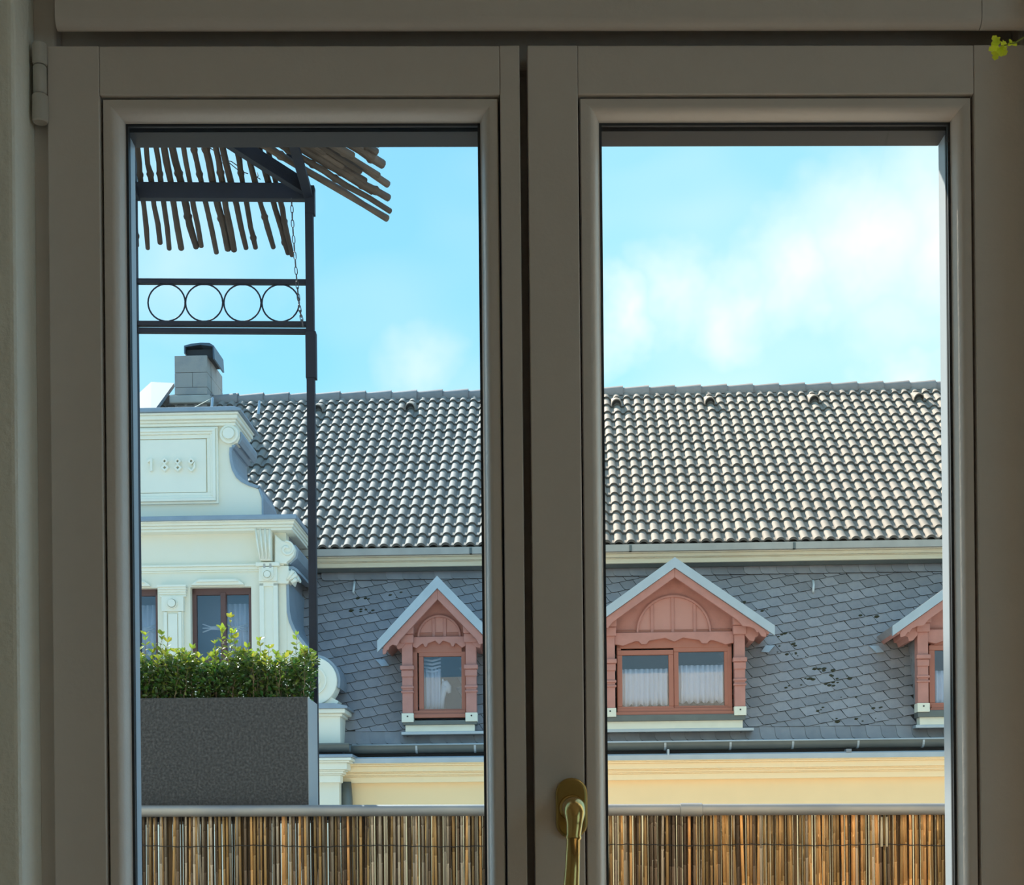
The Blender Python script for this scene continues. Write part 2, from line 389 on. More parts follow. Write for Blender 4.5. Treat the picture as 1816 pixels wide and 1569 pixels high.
w1 = casement('window_1', 'off-white left casement with bluish glass and a hinge', 90, 928, 229, 857, 'pane_blue', 182, 893)
w2 = casement('window_2', 'off-white right casement with the brass handle', 942, 1830, 1068, 1690, 'pane_clear', 1031, 1734)

# hinge of the left casement: three knuckles and a thin leaf
hx = wx(70.5, 150, -.004)
hinge = MB().box(hx - .0045, hx + .0085, .004, .0115, wz(205), wz(88)).build('hinge', 'hinge', w1)
for va, vb, rr in ((76, 115, .0072), (116.5, 166, .0066), (167.5, 217, .0078)):
    za, zb = wz(vb, 70, -.004), wz(va, 70, -.004); n = 7
    MB().tube([(hx, -.003, za), (hx, -.003, za + .0015), (hx, -.003, zb - .0015), (hx, -.003, zb)], [rr * .82, rr, rr, rr * .82], 18).build('knuckle', 'hinge', hinge, autosmooth=True)
# brass handle
hc, hz = wx(1013.5, 1433), wz(1433, 1013)
def capsule(cx, cz, w, h, n=12):
    r = w / 2; k = h / 2 - r
    return [(cx + r * math.cos(a), cz + k + r * math.sin(a)) for a in [math.pi * i / n for i in range(n + 1)]] + [(cx + r * math.cos(a), cz - k + r * math.sin(a)) for a in [math.pi + math.pi * i / n for i in range(n + 1)]]
lever = MB()
y1 = -.047
path = [(hc, -.008, hz), (hc, -.03, hz), (hc + .0002, -.040, hz - .002), (hc + .0003, y1 + .001, hz - .0075), (hc, y1, hz - .016), (hc - .0008, y1, hz - .0272), (hc - .0009, y1, hz - .0285), (hc - .001, y1, hz - .0305),
        (hc - .0012, y1, hz - .0318), (hc - .0025, y1 - .001, hz - .06), (hc - .005, y1 - .002, hz - .098), (hc - .007, y1 - .001, hz - .125), (hc - .0075, y1, hz - .131)]
rads = [.0105, .0108, .0108, .0100, .0078, .0070, .0076, .0076, .0066, .0072, .0085, .0088, .005]
lever.tube(path, rads, 22)
ho = lever.build('window_handle', 'brass', w2, smooth=True); tag(ho, 'polished brass lever handle')
rs = MB(); rs.prism(capsule(hc, hz, .0315, .0600), -.0065, 0); ro = rs.build('rosette', 'brass_dark', ho, bevel=.003)
nk = MB(); nk.tube([(hc, -.0055, hz), (hc, -.009, hz), (hc, -.0125, hz), (hc, -.0135, hz)], [.0128, .0132, .0122, .0105], 24); nk.build('neck', 'brass', ho, autosmooth=True)

# trailing sprig of a houseplant, inside, at the top right
sp = empty('plant_sprig', P(1840, -70, 1.25)); tag(sp, 'small yellow-green leaf sprig trailing in at the upper right corner', 'plant')
def leaf_poly(mb, base, d, nrm, l, w, fold=.25, lobes=False):
    d = d.normalized(); s_ = d.cross(nrm).normalized(); nrm = s_.cross(d).normalized()
    prof = [(0, 0), (.28, .62), (.55, .95), (.8, .62), (1, 0)] if not lobes else [(0, .0), (.12, .75), (.30, .55), (.48, 1.0), (.66, .5), (.80, .62), (1, 0)]
    mid = [base + d * (l * t) - nrm * (l * .12 * t * t) for t, _ in prof]
    L_ = [m - s_ * (w / 2 * q) + nrm * (w * fold * q) for m, (t, q) in zip(mid, prof)]
    R_ = [m + s_ * (w / 2 * q) + nrm * (w * fold * q) for m, (t, q) in zip(mid, prof)]
    b = len(mb.v); n = len(prof)
    mb.v += [tuple(p) for p in mid] + [tuple(p) for p in L_[1:-1]] + [tuple(p) for p in R_[1:-1]]
    for i in range(n - 1):
        l0 = b + n + i - 1 if i > 0 else b; l1 = b + n + i if i + 1 < n - 1 else b + n - 1
        r0 = b + n + (n - 2) + i - 1 if i > 0 else b; r1 = b + n + (n - 2) + i if i + 1 < n - 1 else b + n - 1
        fa = [b + i, b + i + 1, l1, l0]; fb = [b + i, r0, r1, b + i + 1]
        for f in (fa, fb):
            g = [];
            for i_ in f:
                if i_ not in g: g.append(i_)
            if len(g) > 2: mb.f.append(tuple(g))
spw = lambda u, v, Y=1.25: P(u, v, Y) - sp.location
hk = Vector((.47, 1.435, 1.93)) - sp.location
MB().tube([hk + Vector((0, .03, .0)), hk, hk + Vector((0, -.012, -.004)), hk + Vector((0, -.012, .008))], .0018, 6).build('wall_hook', 'hinge', sp, smooth=True)
stem = MB().tube([hk + Vector((0, -.006, .002)), hk + Vector((0, -.07, -.01)), spw(1840, -70), spw(1836, 20), spw(1822, 62), spw(1800, 76), spw(1775, 82)], [.0013, .0013, .0012, .0011, .0009, .0007, .0005], 6).build('stem', 'stem', sp, smooth=True)
for (u, v, du, dv, l) in [(1771, 80, -8, -14, .0072), (1771, 82, -16, 6, .0075), (1773, 83, 10, 12, .0075), (1770, 84, -4, 14, .0078), (1775, 80, 12, -4, .006), (1768, 80, -14, -6, .006), (1774, 84, 2, 16, .006), (1791, 76, 4, -9, .0042), (1793, 77, -6, 5, .004), (1795, 76, 8, 4, .004)]:
    mb = MB(); b = spw(u, v, 1.25 + U(-.004, .004)); dd = spw(u + du, v + dv, 1.25 + U(-.004, .004)) - b
    leaf_poly(mb, b, dd, Vector((U(-.5, .5), -1, U(-.4, .4))), l * 1.25, l * 1.15, .12, True); mb.build('leaf', 'sprig', sp, smooth=True)

# ================================================================== THE BALCONY
YR = 4.8
slab_z = 0.0
tag(MB().box(-3, 3.5, 1.72, 5.9, -.22, -.02).build('balcony_floor', 'slab'), 'pale concrete balcony floor behind the reed screen', kind='structure')
tag(MB().box(-40, 40, -20, 60, -9.2, -9.0).build('ground', 'ground'), 'street between the two houses', kind='structure')

rail = empty('balcony_railing', (0, YR, -.02)); tag(rail, 'grey metal balcony railing with a round handrail', 'railing')
pa, pb = P(60, 1438.5, YR), P(1840, 1434.0, YR)
rl = lambda u: pa.lerp(pb, (u - 60) / 1780.0) - Vector((0, YR, -.02))
rr = 10.2 / F * YR
MB().tube([rl(60), rl(500), rl(908), rl(1300), rl(1840)], rr, 24).build('handrail', 'zinc_rail', rail, autosmooth=True)
MB().tube([rl(1206), rl(1206.6), rl(1244.4), rl(1245)], [rr * 1.05, rr * 1.17, rr * 1.17, rr * 1.05], 24).build('sleeve', 'zinc_rail', rail, autosmooth=True)
for u in (62, 640, 1225, 1838):
    p = rl(u); MB().box(p.x - .015, p.x + .015, .040, .064, 0, p.z).build('post', 'steel', rail)
p0, p1 = rl(60), rl(1840)
for zz in (.12, .52): MB().box(p0.x, p1.x, .040, .060, zz, zz + .03).build('cross_rail', 'steel', rail)
# shelf behind the handrail that carries the planter
shz = P(300, 1438, YR + .07).z - .01
MB().box(P(20, 1429, YR).x, P(585, 1429, YR).x, .045, .40, shz - .025 + .02, shz + .02).build('planter_shelf', 'steel', rail)

# reed screen
rs_ = empty('reed_screen', (0, YR - .0, 0.0)); tag(rs_, 'golden brown reed screen tied along the balcony railing', 'screen')
def reed_mesh(nm, m, r, l, seed):
    random.seed(seed); mb = MB(); pts, rad = [], []; z = 0; bend = U(-.004, .004)
    k = 0
    while z < l:
        dx = bend * math.sin(z * 5 + seed)
        pts.append((dx, 0, z)); rad.append(r * (1 - .18 * z / l)); z += U(.10, .17)
        if z < l:
            dx = bend * math.sin(z * 5 + seed)
            for dz, q in ((-.003, .98), (0, 1.22), (.003, .96)): pts.append((dx, 0, z + dz)); rad.append(r * q * (1 - .18 * z / l))
    pts.append((bend * math.sin(l * 5 + seed), 0, l)); rad.append(r * .75)
    mb.tube(pts, rad, 6); return mb.mesh(nm, m, True)
ztop = P(908, 1436, YR).z; zbot = 0.03; RL = ztop - zbot
variants = [reed_mesh('reed', m, r, RL, i) for i, (m, r) in enumerate([('reed', .0049), ('reed', .0048), ('reed', .0053), ('reed_grey', .0049), ('reed', .0047), ('reed_dark', .0050), ('reed_grey', .0051), ('reed', .0043)])]
pale = reed_mesh('reed', 'reed_pale', .0042, RL * .088, 31)
random.seed(11)
u = 236.0; n_reed = 0
while u < 1700 and n_reed < 296:
    x = P(u, 1500, YR).x
    dark = (560 < u < 600) or (655 < u < 690) or (755 < u < 800) or (1150 < u < 1215) or (1540 < u < 1580) or (335 < u < 365)
    k = random.choice([5, 3, 6, 5, 0]) if dark and R() < .8 else random.choice([0, 1, 2, 4, 7, 0, 1, 2, 4, 3, 6, 0, 2, 4, 5] if u > 900 else [0, 1, 2, 4, 7, 3, 6, 5, 3, 6, 1, 5])
    o = inst('reed', variants[k], rs_, Matrix.Translation((x, .020 + U(-.003, .003), zbot - U(.0, .014))) @ Matrix.Rotation(U(-.008, .008) + (.02 * math.sin(u * .7) if R() < .12 else 0), 4, 'Y') @ Matrix.Rotation(U(0, 6), 4, 'Z'))
    n_reed += 1; u += U(4.2, 5.9)
for uu in (1564, 1573):
    inst('reed', pale, rs_, Matrix.Translation((P(uu, 1500, YR).x, .010, P(uu, 1501, YR).z)) @ Matrix.Rotation(.03, 4, 'Y'))
bk = MB(); random.seed(5)
xx = P(60, 1500, YR).x
while xx < P(1840, 1500, YR).x:
    bk.tube([(xx, U(.030, .033), zbot), (xx + U(-.002, .002), U(.030, .033), ztop - U(0, .01))], U(.0032, .0038), 5); xx += .0078
o = bk.build('reed_backing', 'reed_back', rs_, smooth=True); tag(o, kind='stuff')
bk = MB()
for a, b in ((60, 234), (1702, 1840)):
    xx = P(a, 1500, YR).x
    while xx < P(b, 1500, YR).x: bk.tube([(xx, U(.017, .023), zbot), (xx + U(-.004, .004), U(.017, .023), ztop - U(0, .012))], U(.004, .0052), 5); xx += .0088
tag(bk.build('reed_end', 'reed', rs_, smooth=True), kind='stuff')
for vv in (1498, 1690):
    pts = []
    for k in range(0, 240):
        uu = 60 + 1780 * k / 239; q = P(uu, vv + (2 if uu < 900 else 0) + math.sin(k * .21) * 1.2 + math.sin(k * 1.9) * .8, YR); pts.append((q.x, .0125 + (.001 if k % 2 else -.001), q.z))
    MB().tube(pts, .0015, 5).build('binding_wire', 'wire', rs_)

# planter with three box shrubs
YP = YR + .065
q0, q1 = P(20, 1300, YP), P(545.5, 1300, YP)
zpb, zpt = shz + .02, P(400, 1236.5, YP).z
pl = empty('planter', ((q0.x + q1.x) / 2, YP, zpb)); tag(pl, 'dark grey speckled stone-look trough on the balcony railing', 'planter')
hw = (q1.x - q0.x) / 2; PD = .235; hh = zpt - zpb; wl = .022
m = MB(); m.box(-hw, hw, 0, wl, 0, hh); m.box(-hw, hw, PD - wl, PD, 0, hh); m.box(-hw, -hw + wl, wl, PD - wl, 0, hh); m.box(hw - wl, hw, wl, PD - wl, 0, hh); m.box(-hw + wl, hw - wl, wl, PD - wl, 0, .02)
m.build('trough', 'planter', pl, bevel=.0025)
for s_ in (-1, 1): MB().box(s_ * hw - (.002 if s_ < 0 else 0), s_ * hw + (.002 if s_ > 0 else 0), .004, PD - .002, .002, hh - .001).build('lit_end', 'lit_end', pl)  # added end faces whose paler colour stands for light falling on them
MB().box(-hw + wl, hw - wl, wl, PD - wl, .02, hh - .03).build('soil', 'soil', pl)

def shrub(name, label, uc, half_u, tops, seed, nleaf):
    random.seed(seed)
    yc = YP + PD / 2; base = P(uc, 1236.5, yc); base.z = zpt - .03
    root = empty(name, base); tag(root, label, 'shrub', 'box shrubs in the stone trough')
    hwid = half_u / F * yc; lf = MB(); cols = []; st = MB()
    def put_leaf(p, d, young):
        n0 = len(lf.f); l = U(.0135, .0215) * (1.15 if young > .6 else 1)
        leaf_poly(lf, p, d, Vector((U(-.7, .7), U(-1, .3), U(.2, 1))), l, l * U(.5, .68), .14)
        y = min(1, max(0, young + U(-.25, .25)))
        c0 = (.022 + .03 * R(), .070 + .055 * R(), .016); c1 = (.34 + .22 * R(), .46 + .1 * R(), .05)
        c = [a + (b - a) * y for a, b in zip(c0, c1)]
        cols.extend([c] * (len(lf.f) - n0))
    def shoot(x, y, z0, z1, lean):
        pts = []; n = max(3, int((z1 - z0) / .016))
        for k in range(n + 1):
            t = k / n; pts.append(Vector((x + lean[0] * t + U(-.003, .003), y + lean[1] * t + U(-.003, .003), z0 + (z1 - z0) * t)))
        st.tube(pts, [.0018 * (1 - .7 * k / n) for k in range(n + 1)], 5)
        for k, p in enumerate(pts):
            t = k / n; w = U(0, 6.28)
            for j in range(2 if t < .95 else 4):
                w += math.pi + U(-.6, .6) if t < .95 else 1.57
                d = Vector((math.cos(w), math.sin(w), U(.2, 1.0) if t < .9 else U(.8, 1.8)))
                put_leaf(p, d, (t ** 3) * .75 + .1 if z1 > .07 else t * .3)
    # crown mass
    for k in range(nleaf):
        x = U(-1, 1) * hwid; hcrown = .150 + .022 * math.sin(x * 31 + seed) + .012 * math.sin(x * 77)
        y = U(-.10, .10); z = .005 + hcrown * (R() ** .75)
        x *= 1 + .18 * (z / .15 - .5) * .5
        d = Vector((U(-1, 1) + x * 2, U(-1.2, .6), U(-.1, 1)))
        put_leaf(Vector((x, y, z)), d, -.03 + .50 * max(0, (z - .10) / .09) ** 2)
    for k in range(int(nleaf / 90)):
        x, y = U(-1, 1) * hwid * .95, U(-.09, .09); shoot(x, y, .02, U(.13, .19), (U(-.02, .02), U(-.02, .02)))
    for (ut, vt) in tops:
        q = P(ut, vt, yc) - base; x = q.x * .96; shoot(x, U(-.03, .0), .05, q.z, (q.x - x + U(-.005, .005), 0))
        for s_ in (-1, 1): shoot(x + s_ * .012, U(-.04, .02), .06, q.z * U(.72, .86), (s_ * U(.005, .016), 0))
    for k in range(9):
        x = U(-.8, .8) * hwid; st.tube([(x * .5, U(-.02, .02), -.0), (x * .8, U(-.06, .04), .06), (x, U(-.08, .05), .13)], [.004, .003, .0015], 6)
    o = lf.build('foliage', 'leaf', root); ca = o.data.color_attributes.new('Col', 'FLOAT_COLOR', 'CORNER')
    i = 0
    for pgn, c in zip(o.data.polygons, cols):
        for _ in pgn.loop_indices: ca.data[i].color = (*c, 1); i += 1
    st.build('branches', 'twig', root, smooth=True)
shrub('box_shrub', 'leafy box shrub at the left edge of the pane, twin yellow-green tips', 262, 50, [(258, 1128), (284, 1126), (300, 1140)], 3, 2300)
shrub('box_shrub', 'box shrub in the middle of the trough with one tall shoot', 375, 66, [(410, 1096), (398, 1118), (345, 1152), (420, 1132)], 4, 3100)
shrub('box_shrub', 'rounded box shrub at the right end of the trough, by the steel post', 495, 58, [(461, 1138), (527, 1127), (478, 1150), (440, 1150), (543, 1156)], 5, 2700)

# pergola frame with stick roof
YT = YR + .36
tw = empty('pergola', (0, YT, -.02)); tag(tw, 'dark steel pergola frame with ring band, roofed with rough sticks', 'pergola')
T = lambda u, v, Y=YT: P(u, v, Y) - Vector((0, YT, -.02))
def bar(name, a, b, w, d, m='steel'):
    """square bar from a to b; w in x or z, d in y"""
    a, b = Vector(a), Vector(b); t = (b - a).normalized(); s1 = t.cross(Vector((0, 1, 0)))
    s1 = s1.normalized() if s1.length > .05 else Vector((1, 0, 0)); s2 = s1.cross(t).normalized()
    vv = [p + s1 * (i * w / 2) + s2 * (j * d / 2) for p in (a, b) for i, j in ((-1, -1), (1, -1), (1, 1), (-1, 1))]
    return MB().add(vv, [(3, 2, 1, 0), (4, 5, 6, 7), (0, 1, 5, 4), (1, 2, 6, 5), (2, 3, 7, 6), (3, 0, 4, 7)]).build(name, m, tw, bevel=.0012)
px = YT / F
pt = T(548.3, 345); 
bar('post', (pt.x, 0, 0), (pt.x, 0, pt.z + .02), 14 * px, .03)
zz1, zz0 = T(551, 590).z, T(551, 672).z
bar('post_sleeve', (pt.x + .002, 0, zz0), (pt.x + .002, 0, zz1), 18.5 * px, .036)
zz1, zz0 = T(551, 332).z, T(551, 381).z
bar('post_sleeve', (pt.x + .004, 0, zz0), (pt.x + .004, 0, zz1), 16 * px, .034)
lft = T(243.5, 800).x
bar('post', (lft, 0, 0), (lft, 0, T(243, 200).z), 7 * px, .03)
def hbar(nm, v0, v1, vr0=None, d=.02, u0=243, u1=545):
    a, b = T(u0, (v0 + v1) / 2), T(u1, (v0 + v1) / 2 + (vr0 or 0)); bar(nm, a, b, (v1 - v0) * px, d)
hbar('ring_band_bar', 495, 503.5, 1.5); hbar('ring_band_bar', 570, 578.5, 1); hbar('lower_bar', 582, 590.5, 2)
hbar('roof_beam', 325.5, 353.5, 2, .03, 240, 548)
for uc in (295.5, 362, 430, 497.5):
    c = T(uc, 536.5 + (uc - 295) * .004); r = 33 * px; n = 30
    MB().tube([(c.x + r * math.cos(2 * math.pi * k / n), c.y, c.z + r * math.sin(2 * math.pi * k / n)) for k in range(n)], .0028, 6, closed=True).build('ring', 'steel', tw, smooth=True)
for uc in (328.7, 396, 463.8):
    c = T(uc, 537); MB().tube([(c.x - .003, c.y, c.z), (c.x + .003, c.y, c.z)], .004, 8).build('ring_clip', 'steel', tw)
# beams running back to our wall, and the corner brace
topz = T(548, 338).z
wallpt = Vector((pt.x - .05, 1.74 - YT, topz + .25))
bar('side_beam', (pt.x - .004, 0, topz - .01), wallpt, .03, .045)
bar('side_beam', (lft, 0, topz - .01), (lft - .05, 1.74 - YT, topz + .25), .03, .045)
bar('corner_brace', T(540, 333, YT - .02), T(372, 226, YT - .34), .045, .03)
q = T(514, 287, YT - .13); bar('strut', q, T(516, 215, YT - .15), .022, .02)
q = T(556, 338); MB().tube([(q.x - .012, -.005, q.z), (q.x, -.005, q.z), (q.x + .006, -.005, q.z)], [.005, .009, .006], 8).build('bolt', 'steel', tw, smooth=True)
def stick(a, b, r, m, seed, parent=tw):
    random.seed(seed); a, b = Vector(a), Vector(b); n = 9; pts, rad = [], []
    off = [Vector((U(-1, 1), U(-1, 1), U(-1, 1))) * r * .28 for _ in range(n + 1)]
    for k in range(n + 1):
        t = k / n; pts.append(a.lerp(b, t) + off[k]); rad.append(r * U(.86, 1.1))
        if k < n and R() < .35:
            t2 = t + .5 / n; c = a.lerp(b, t2)
            for dz, g in ((-.012, 1), (0, 1.32), (.012, 1)): pts.append(c + (b - a).normalized() * dz + off[k] * .5); rad.append(r * g)
    return MB().tube(pts, rad, 9).build('roof_stick', m, parent, autosmooth=True)
beam_top = T(400, 325).z
def back_stick(u_end, v_end, u_beam, r, k):
    e = T(u_end, v_end, YT + .34)
    mid = T(u_beam, 340, YT); mid.z = beam_top + r * .9 + (.002 * (k % 3))
    d = (mid - e); a = e + d * (1 + 1.5 / abs(d.y) * .34 * 1.2)
    stick(e, a, r, 'stick', 100 + k)
ends = [(263, 441, 250), (284, 432, 268), (301, 440, 285), (320, 441, 302), (346, 438, 319), (356, 437, 336), (383, 446, 356), (405, 443, 377), (416, 444, 393), (437, 440, 409), (452, 440, 430), (484, 440, 452), (511, 449, 475), (519, 453, 488), (243, 436, 232), (225, 440, 214)]
for k, (ue, ve, ub) in enumerate(ends):
    back_stick(ue, ve, ub, U(4.4, 5.9) * px if k not in (4, 7) else 6.3 * px, k)
dirx = Vector((.21, .28, -.012)).normalized()
for k, (ue, ve, r) in enumerate([(686, 386, 6.2), (692, 374, 5.5), (687, 351, 6.5), (689, 325, 6.3), (680, 293, 8.2), (668, 270, 7), (672, 256, 5.5), (676, 244, 5), (677, 230, 6), (680, 212, 6.5), (676, 195, 6), (682, 180, 6), (640, 262, 5.5), (655, 236, 6), (672, 310, 5), (660, 340, 5), (650, 222, 6), (630, 240, 6), (610, 228, 6), (640, 303, 6), (625, 276, 7), (648, 322, 6), (598, 262, 7), (606, 292, 6), (575, 268, 7), (560, 246, 7)]):
    e = T(ue, ve, YT + .24 - .085 * k * .62 if k < 13 else YT + .26 - (386 - ve) * .0036); a = e - dirx * (1.05 + U(-.1, .1))
    a.z += .03; stick(e, a, r * px, 'stick_brown', 300 + k)
# dry vine twigs caught between the sticks
vt = MB(); random.seed(9)
for pts in ([(352, 246), (372, 262), (392, 276), (408, 290), (424, 303), (440, 308)], [(370, 244), (388, 250), (405, 258), (428, 268)], [(386, 294), (396, 288), (402, 285), (410, 286), (430, 300)], [(428, 268), (444, 290), (452, 312), (462, 318)], [(452, 318), (458, 312), (456, 306)]):
    vt.tube([T(u_, v_, YT + .05 + .01 * i) for i, (u_, v_) in enumerate(pts)], .0017, 5)
vt.build('vine_twigs', 'stick', tw, smooth=True)

# chain hanging beside the post
ch = empty('chain', T(517, 352, YT - .03) + Vector((0, YT, -.02))); tag(ch, 'thin steel link chain hanging beside the pergola post', 'chain')
lk = MB(); lw_, ll = .0070, .0135; n = 16
lk.tube([(lw_ * .62 * math.copysign(min(1, abs(math.cos(2 * math.pi * k / n)) * 1.15), math.cos(2 * math.pi * k / n)), 0, ll * math.sin(2 * math.pi * k / n)) for k in range(n)], .0015, 6, closed=True)
lme = lk.mesh('link', 'chain', True)
N_ = 15; cpts = [(517, 352), (519, 400), (523, 455), (527, 505), (531, 545), (537, 577)]
def cp(t):
    q = t * (len(cpts) - 1); i = min(int(q), len(cpts) - 2); f_ = q - i
    return T(cpts[i][0] + (cpts[i + 1][0] - cpts[i][0]) * f_, cpts[i][1] + (cpts[i + 1][1] - cpts[i][1]) * f_, YT - .03) + Vector((0, YT, -.02))
total = (cp(1) - cp(0)).length; nl = int(total / .0225)
for k in range(nl):
    p0_, p1_ = cp(k / nl), cp((k + 1) / nl); c = (p0_ + p1_) / 2 - ch.location; d = (p0_ - p1_).normalized()
    rot = d.to_track_quat('Z', 'Y').to_matrix().to_4x4()
    inst('link', lme, ch, Matrix.Translation(c) @ rot @ Matrix.Rotation(.35 + (math.pi / 2 if k % 2 else 0), 4, 'Z'))


# ================================================================== THE HOUSE OPPOSITE
H = Frame(17.9, -0.03, -8.0)
house = place(empty('house'), H); tag(house, 'cream old house opposite with tiled roof, slate mansard, red dormers and dated gable', 'house')
hx_ = lambda u, v, d=0: H.x(u, v, d)
hz_ = lambda v, d=0, u=1300: H.z(u, v, d)
HX0, HX1 = -10.0, 8.5
ax_g = hx_(307, 900, -.35)                 # axis of the gable
gx_r = hx_(601, 1360, -.35)                # right edge of the projecting bay
# ---- main wall and lower cornice
def cornice(mb, x0, x1, y_wall, steps, e0=0, e1=0):
    """stacked mouldings: (z0, z1, projection); the ends step out by e0/e1 times the projection"""
    for z0, z1, p in steps: mb.box(x0 - p * e0, x1 + p * e1, y_wall - p, y_wall + .12, z0, z1)
    return mb
zc1, zc0 = hz_(1346), hz_(1381.5)
MB().box(HX0, HX1, 0, .4, 0, zc1).build('facade', 'wall_yellow', house)
def lower_steps(zt, zb_):
    h = zt - zb_
    return [(zb_, zb_ + h * .30, .10), (zb_ + h * .30, zb_ + h * .36, .125), (zb_ + h * .36, zb_ + h * .46, .15), (zb_ + h * .46, zb_ + h * .52, .175), (zb_ + h * .52, zb_ + h * .80, .215), (zb_ + h * .80, zb_ + h * .88, .26), (zb_ + h * .88, zt, .29)]
cornice(MB(), gx_r - .2, HX1, 0, lower_steps(zc1, zc0)).build('eaves_cornice', 'trim_yellow', house, bevel=.008)
zl1, zl0 = hz_(1335, -.3), hz_(1345.5, -.31)
MB().sweepx([(-.32, zl0), (-.325, zl1 - .015), (-.31, zl1), (.05, zl1 + .03), (.05, zl0)], gx_r + .0, HX1).build('cornice_flashing', 'zinc', house)
# gutter
gut = empty('gutter', parent=house)
def gutter(x0, x1, yc, zc, r, par):
    prof = [(yc + r * math.cos(a), zc + r * math.sin(a)) for a in [math.pi + math.pi * k / 10 for k in range(11)]]
    prof = [(yc - r - .012, zc + .012), (yc - r - .012, zc - .006)] + prof + [(yc + r - .006, zc)] + [(yc + (r - .006) * math.cos(a), zc + (r - .006) * math.sin(a)) for a in [2 * math.pi - math.pi * k / 10 for k in range(11)]] + [(yc - r + .006, zc + .012)]
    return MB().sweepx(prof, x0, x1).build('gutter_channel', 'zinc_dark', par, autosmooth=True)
gy, gz, grr = -.20, hz_(1314.5, -.29), .085
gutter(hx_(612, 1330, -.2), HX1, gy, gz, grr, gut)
lipz = gz + .008
MB().tube([(hx_(626, 1330, -.2), gy - grr - .006, lipz), (HX1, gy - grr - .006, lipz)], .011, 8).build('gutter_lip', 'zinc', gut, smooth=True)
for u in (738, 842, 1180, 1296, 1407, 1523, 1639):
    x = hx_(u, 1320, -.3); MB().ring(0, 0, grr + .001, grr + .006, -.012, .012, 10, math.pi, 2 * math.pi).build('gutter_bracket', 'zinc', gut).matrix_local = Matrix.Translation((x, gy, gz)) @ Matrix.Rotation(math.pi / 2, 4, 'Z')
MB().box(hx_(590, 1330, 0), HX1, -.10, .05, zl1 + .02, gz + .02).build('eaves_board', 'underlay', house)
q = hx_(1185, 1333, -.31); MB().box(q - .012, q + .012, -.335, -.10, zl1 - .02, zl1 + .05).build('flashing_clip', 'zinc', house)
q = hx_(1505, 1330, -.31); MB().box(q - .03, q + .03, -.33, -.2, zl1 - .01, zl1 + .03).build('flashing_clip', 'sheet_white', house)

# ---- mansard
MB_Y0, MB_Y1 = -.02, .92
mz0, mz1 = hz_(1309, MB_Y0), hz_(1003, MB_Y1)
sl_ = Vector((0, MB_Y1 - MB_Y0, mz1 - mz0)); SLEN = sl_.length; et = sl_ / SLEN; en = Vector((0, -et.z, et.y)); ex = Vector((1, 0, 0))
mo = Vector((0, MB_Y0, mz0))
mans = MB().add([mo + ex * HX0 - et * .05, mo + ex * HX1 - et * .05, mo + ex * HX1 + et * SLEN, mo + ex * HX0 + et * SLEN,
                 mo + ex * HX0 - et * .05 - en * .08, mo + ex * HX1 - et * .05 - en * .08, mo + ex * HX1 + et * SLEN - en * .08, mo + ex * HX0 + et * SLEN - en * .08],
                [(0, 1, 2, 3), (7, 6, 5, 4), (0, 4, 5, 1), (1, 5, 6, 2), (2, 6, 7, 3), (3, 7, 4, 0)]).build('slate_roof', 'underlay', house)
def clip(poly, f):
    out = []
    for i, p in enumerate(poly):
        q = poly[(i + 1) % len(poly)]; a, b = f(p), f(q)
        if a >= 0: out.append(p)
        if a * b < 0: t = a / (a - b); out.append((p[0] + (q[0] - p[0]) * t, p[1] + (q[1] - p[1]) * t))
    return out
CA = math.radians(12.2); CS, CW, LEAN = .128, .171, math.tan(math.radians(18))
def slate_outline(w, h, r=.037):
    lx = lambda q: -q * LEAN
    return [(lx(r * 1.05), r * 1.05), (lx(r) + .006, r * .62), (lx(r) + r * .42, r * .22), (r * .72, 0.0), (w, 0.0), (w + lx(h), h), (lx(h), h)]
SO = slate_outline(CW * .972, CS * 1.30)
TH = .013
def slate_solid(poly, lift):
    """poly in course coordinates (p, q) -> verts with the tail edge lifted and the left side proud"""
    top = [(p, q, lift(p, q) + TH) for p, q in poly]; n = len(poly)
    bot = [(p, q, lift(p, q)) for p, q in poly]
    return top + bot, [tuple(range(n)), tuple(range(2 * n - 1, n - 1, -1))] + [((i + 1) % n, i, n + i, n + (i + 1) % n) for i in range(n)]
lift0 = lambda p, q: .004 + .016 * (1 - q / (CS * 1.30)) - .003 * p / CW
e1 = ex * math.cos(CA) + et * math.sin(CA); e2 = -ex * math.sin(CA) + et * math.cos(CA)
MF = Matrix(((e1.x, e2.x, en.x, 0), (e1.y, e2.y, en.y, 0), (e1.z, e2.z, en.z, 0), (0, 0, 0, 1)))
sv, sf = slate_solid(SO, lift0); SLATES = []
random.seed(21)
for k in range(3):
    SLATES.append(MB().add([(p + U(-.004, .004), q + U(-.003, .003), n) for p, q, n in sv], sf).mesh('slate', 'slate'))
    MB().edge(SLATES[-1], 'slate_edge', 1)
T0, T1 = .135, SLEN - .10
DORM = []        # filled with (xl, xr, z of base, apex z) so that no slate is laid inside a dormer
def in_dormer(x, z):
    for xl, xr, zb_, za in DORM:
        xm = (xl + xr) / 2; hw_ = (xr - xl) / 2
        if zb_ + .02 < z < za - hw_ * .75 - .12 and abs(x - xm) < hw_ - .10: return True
    return False
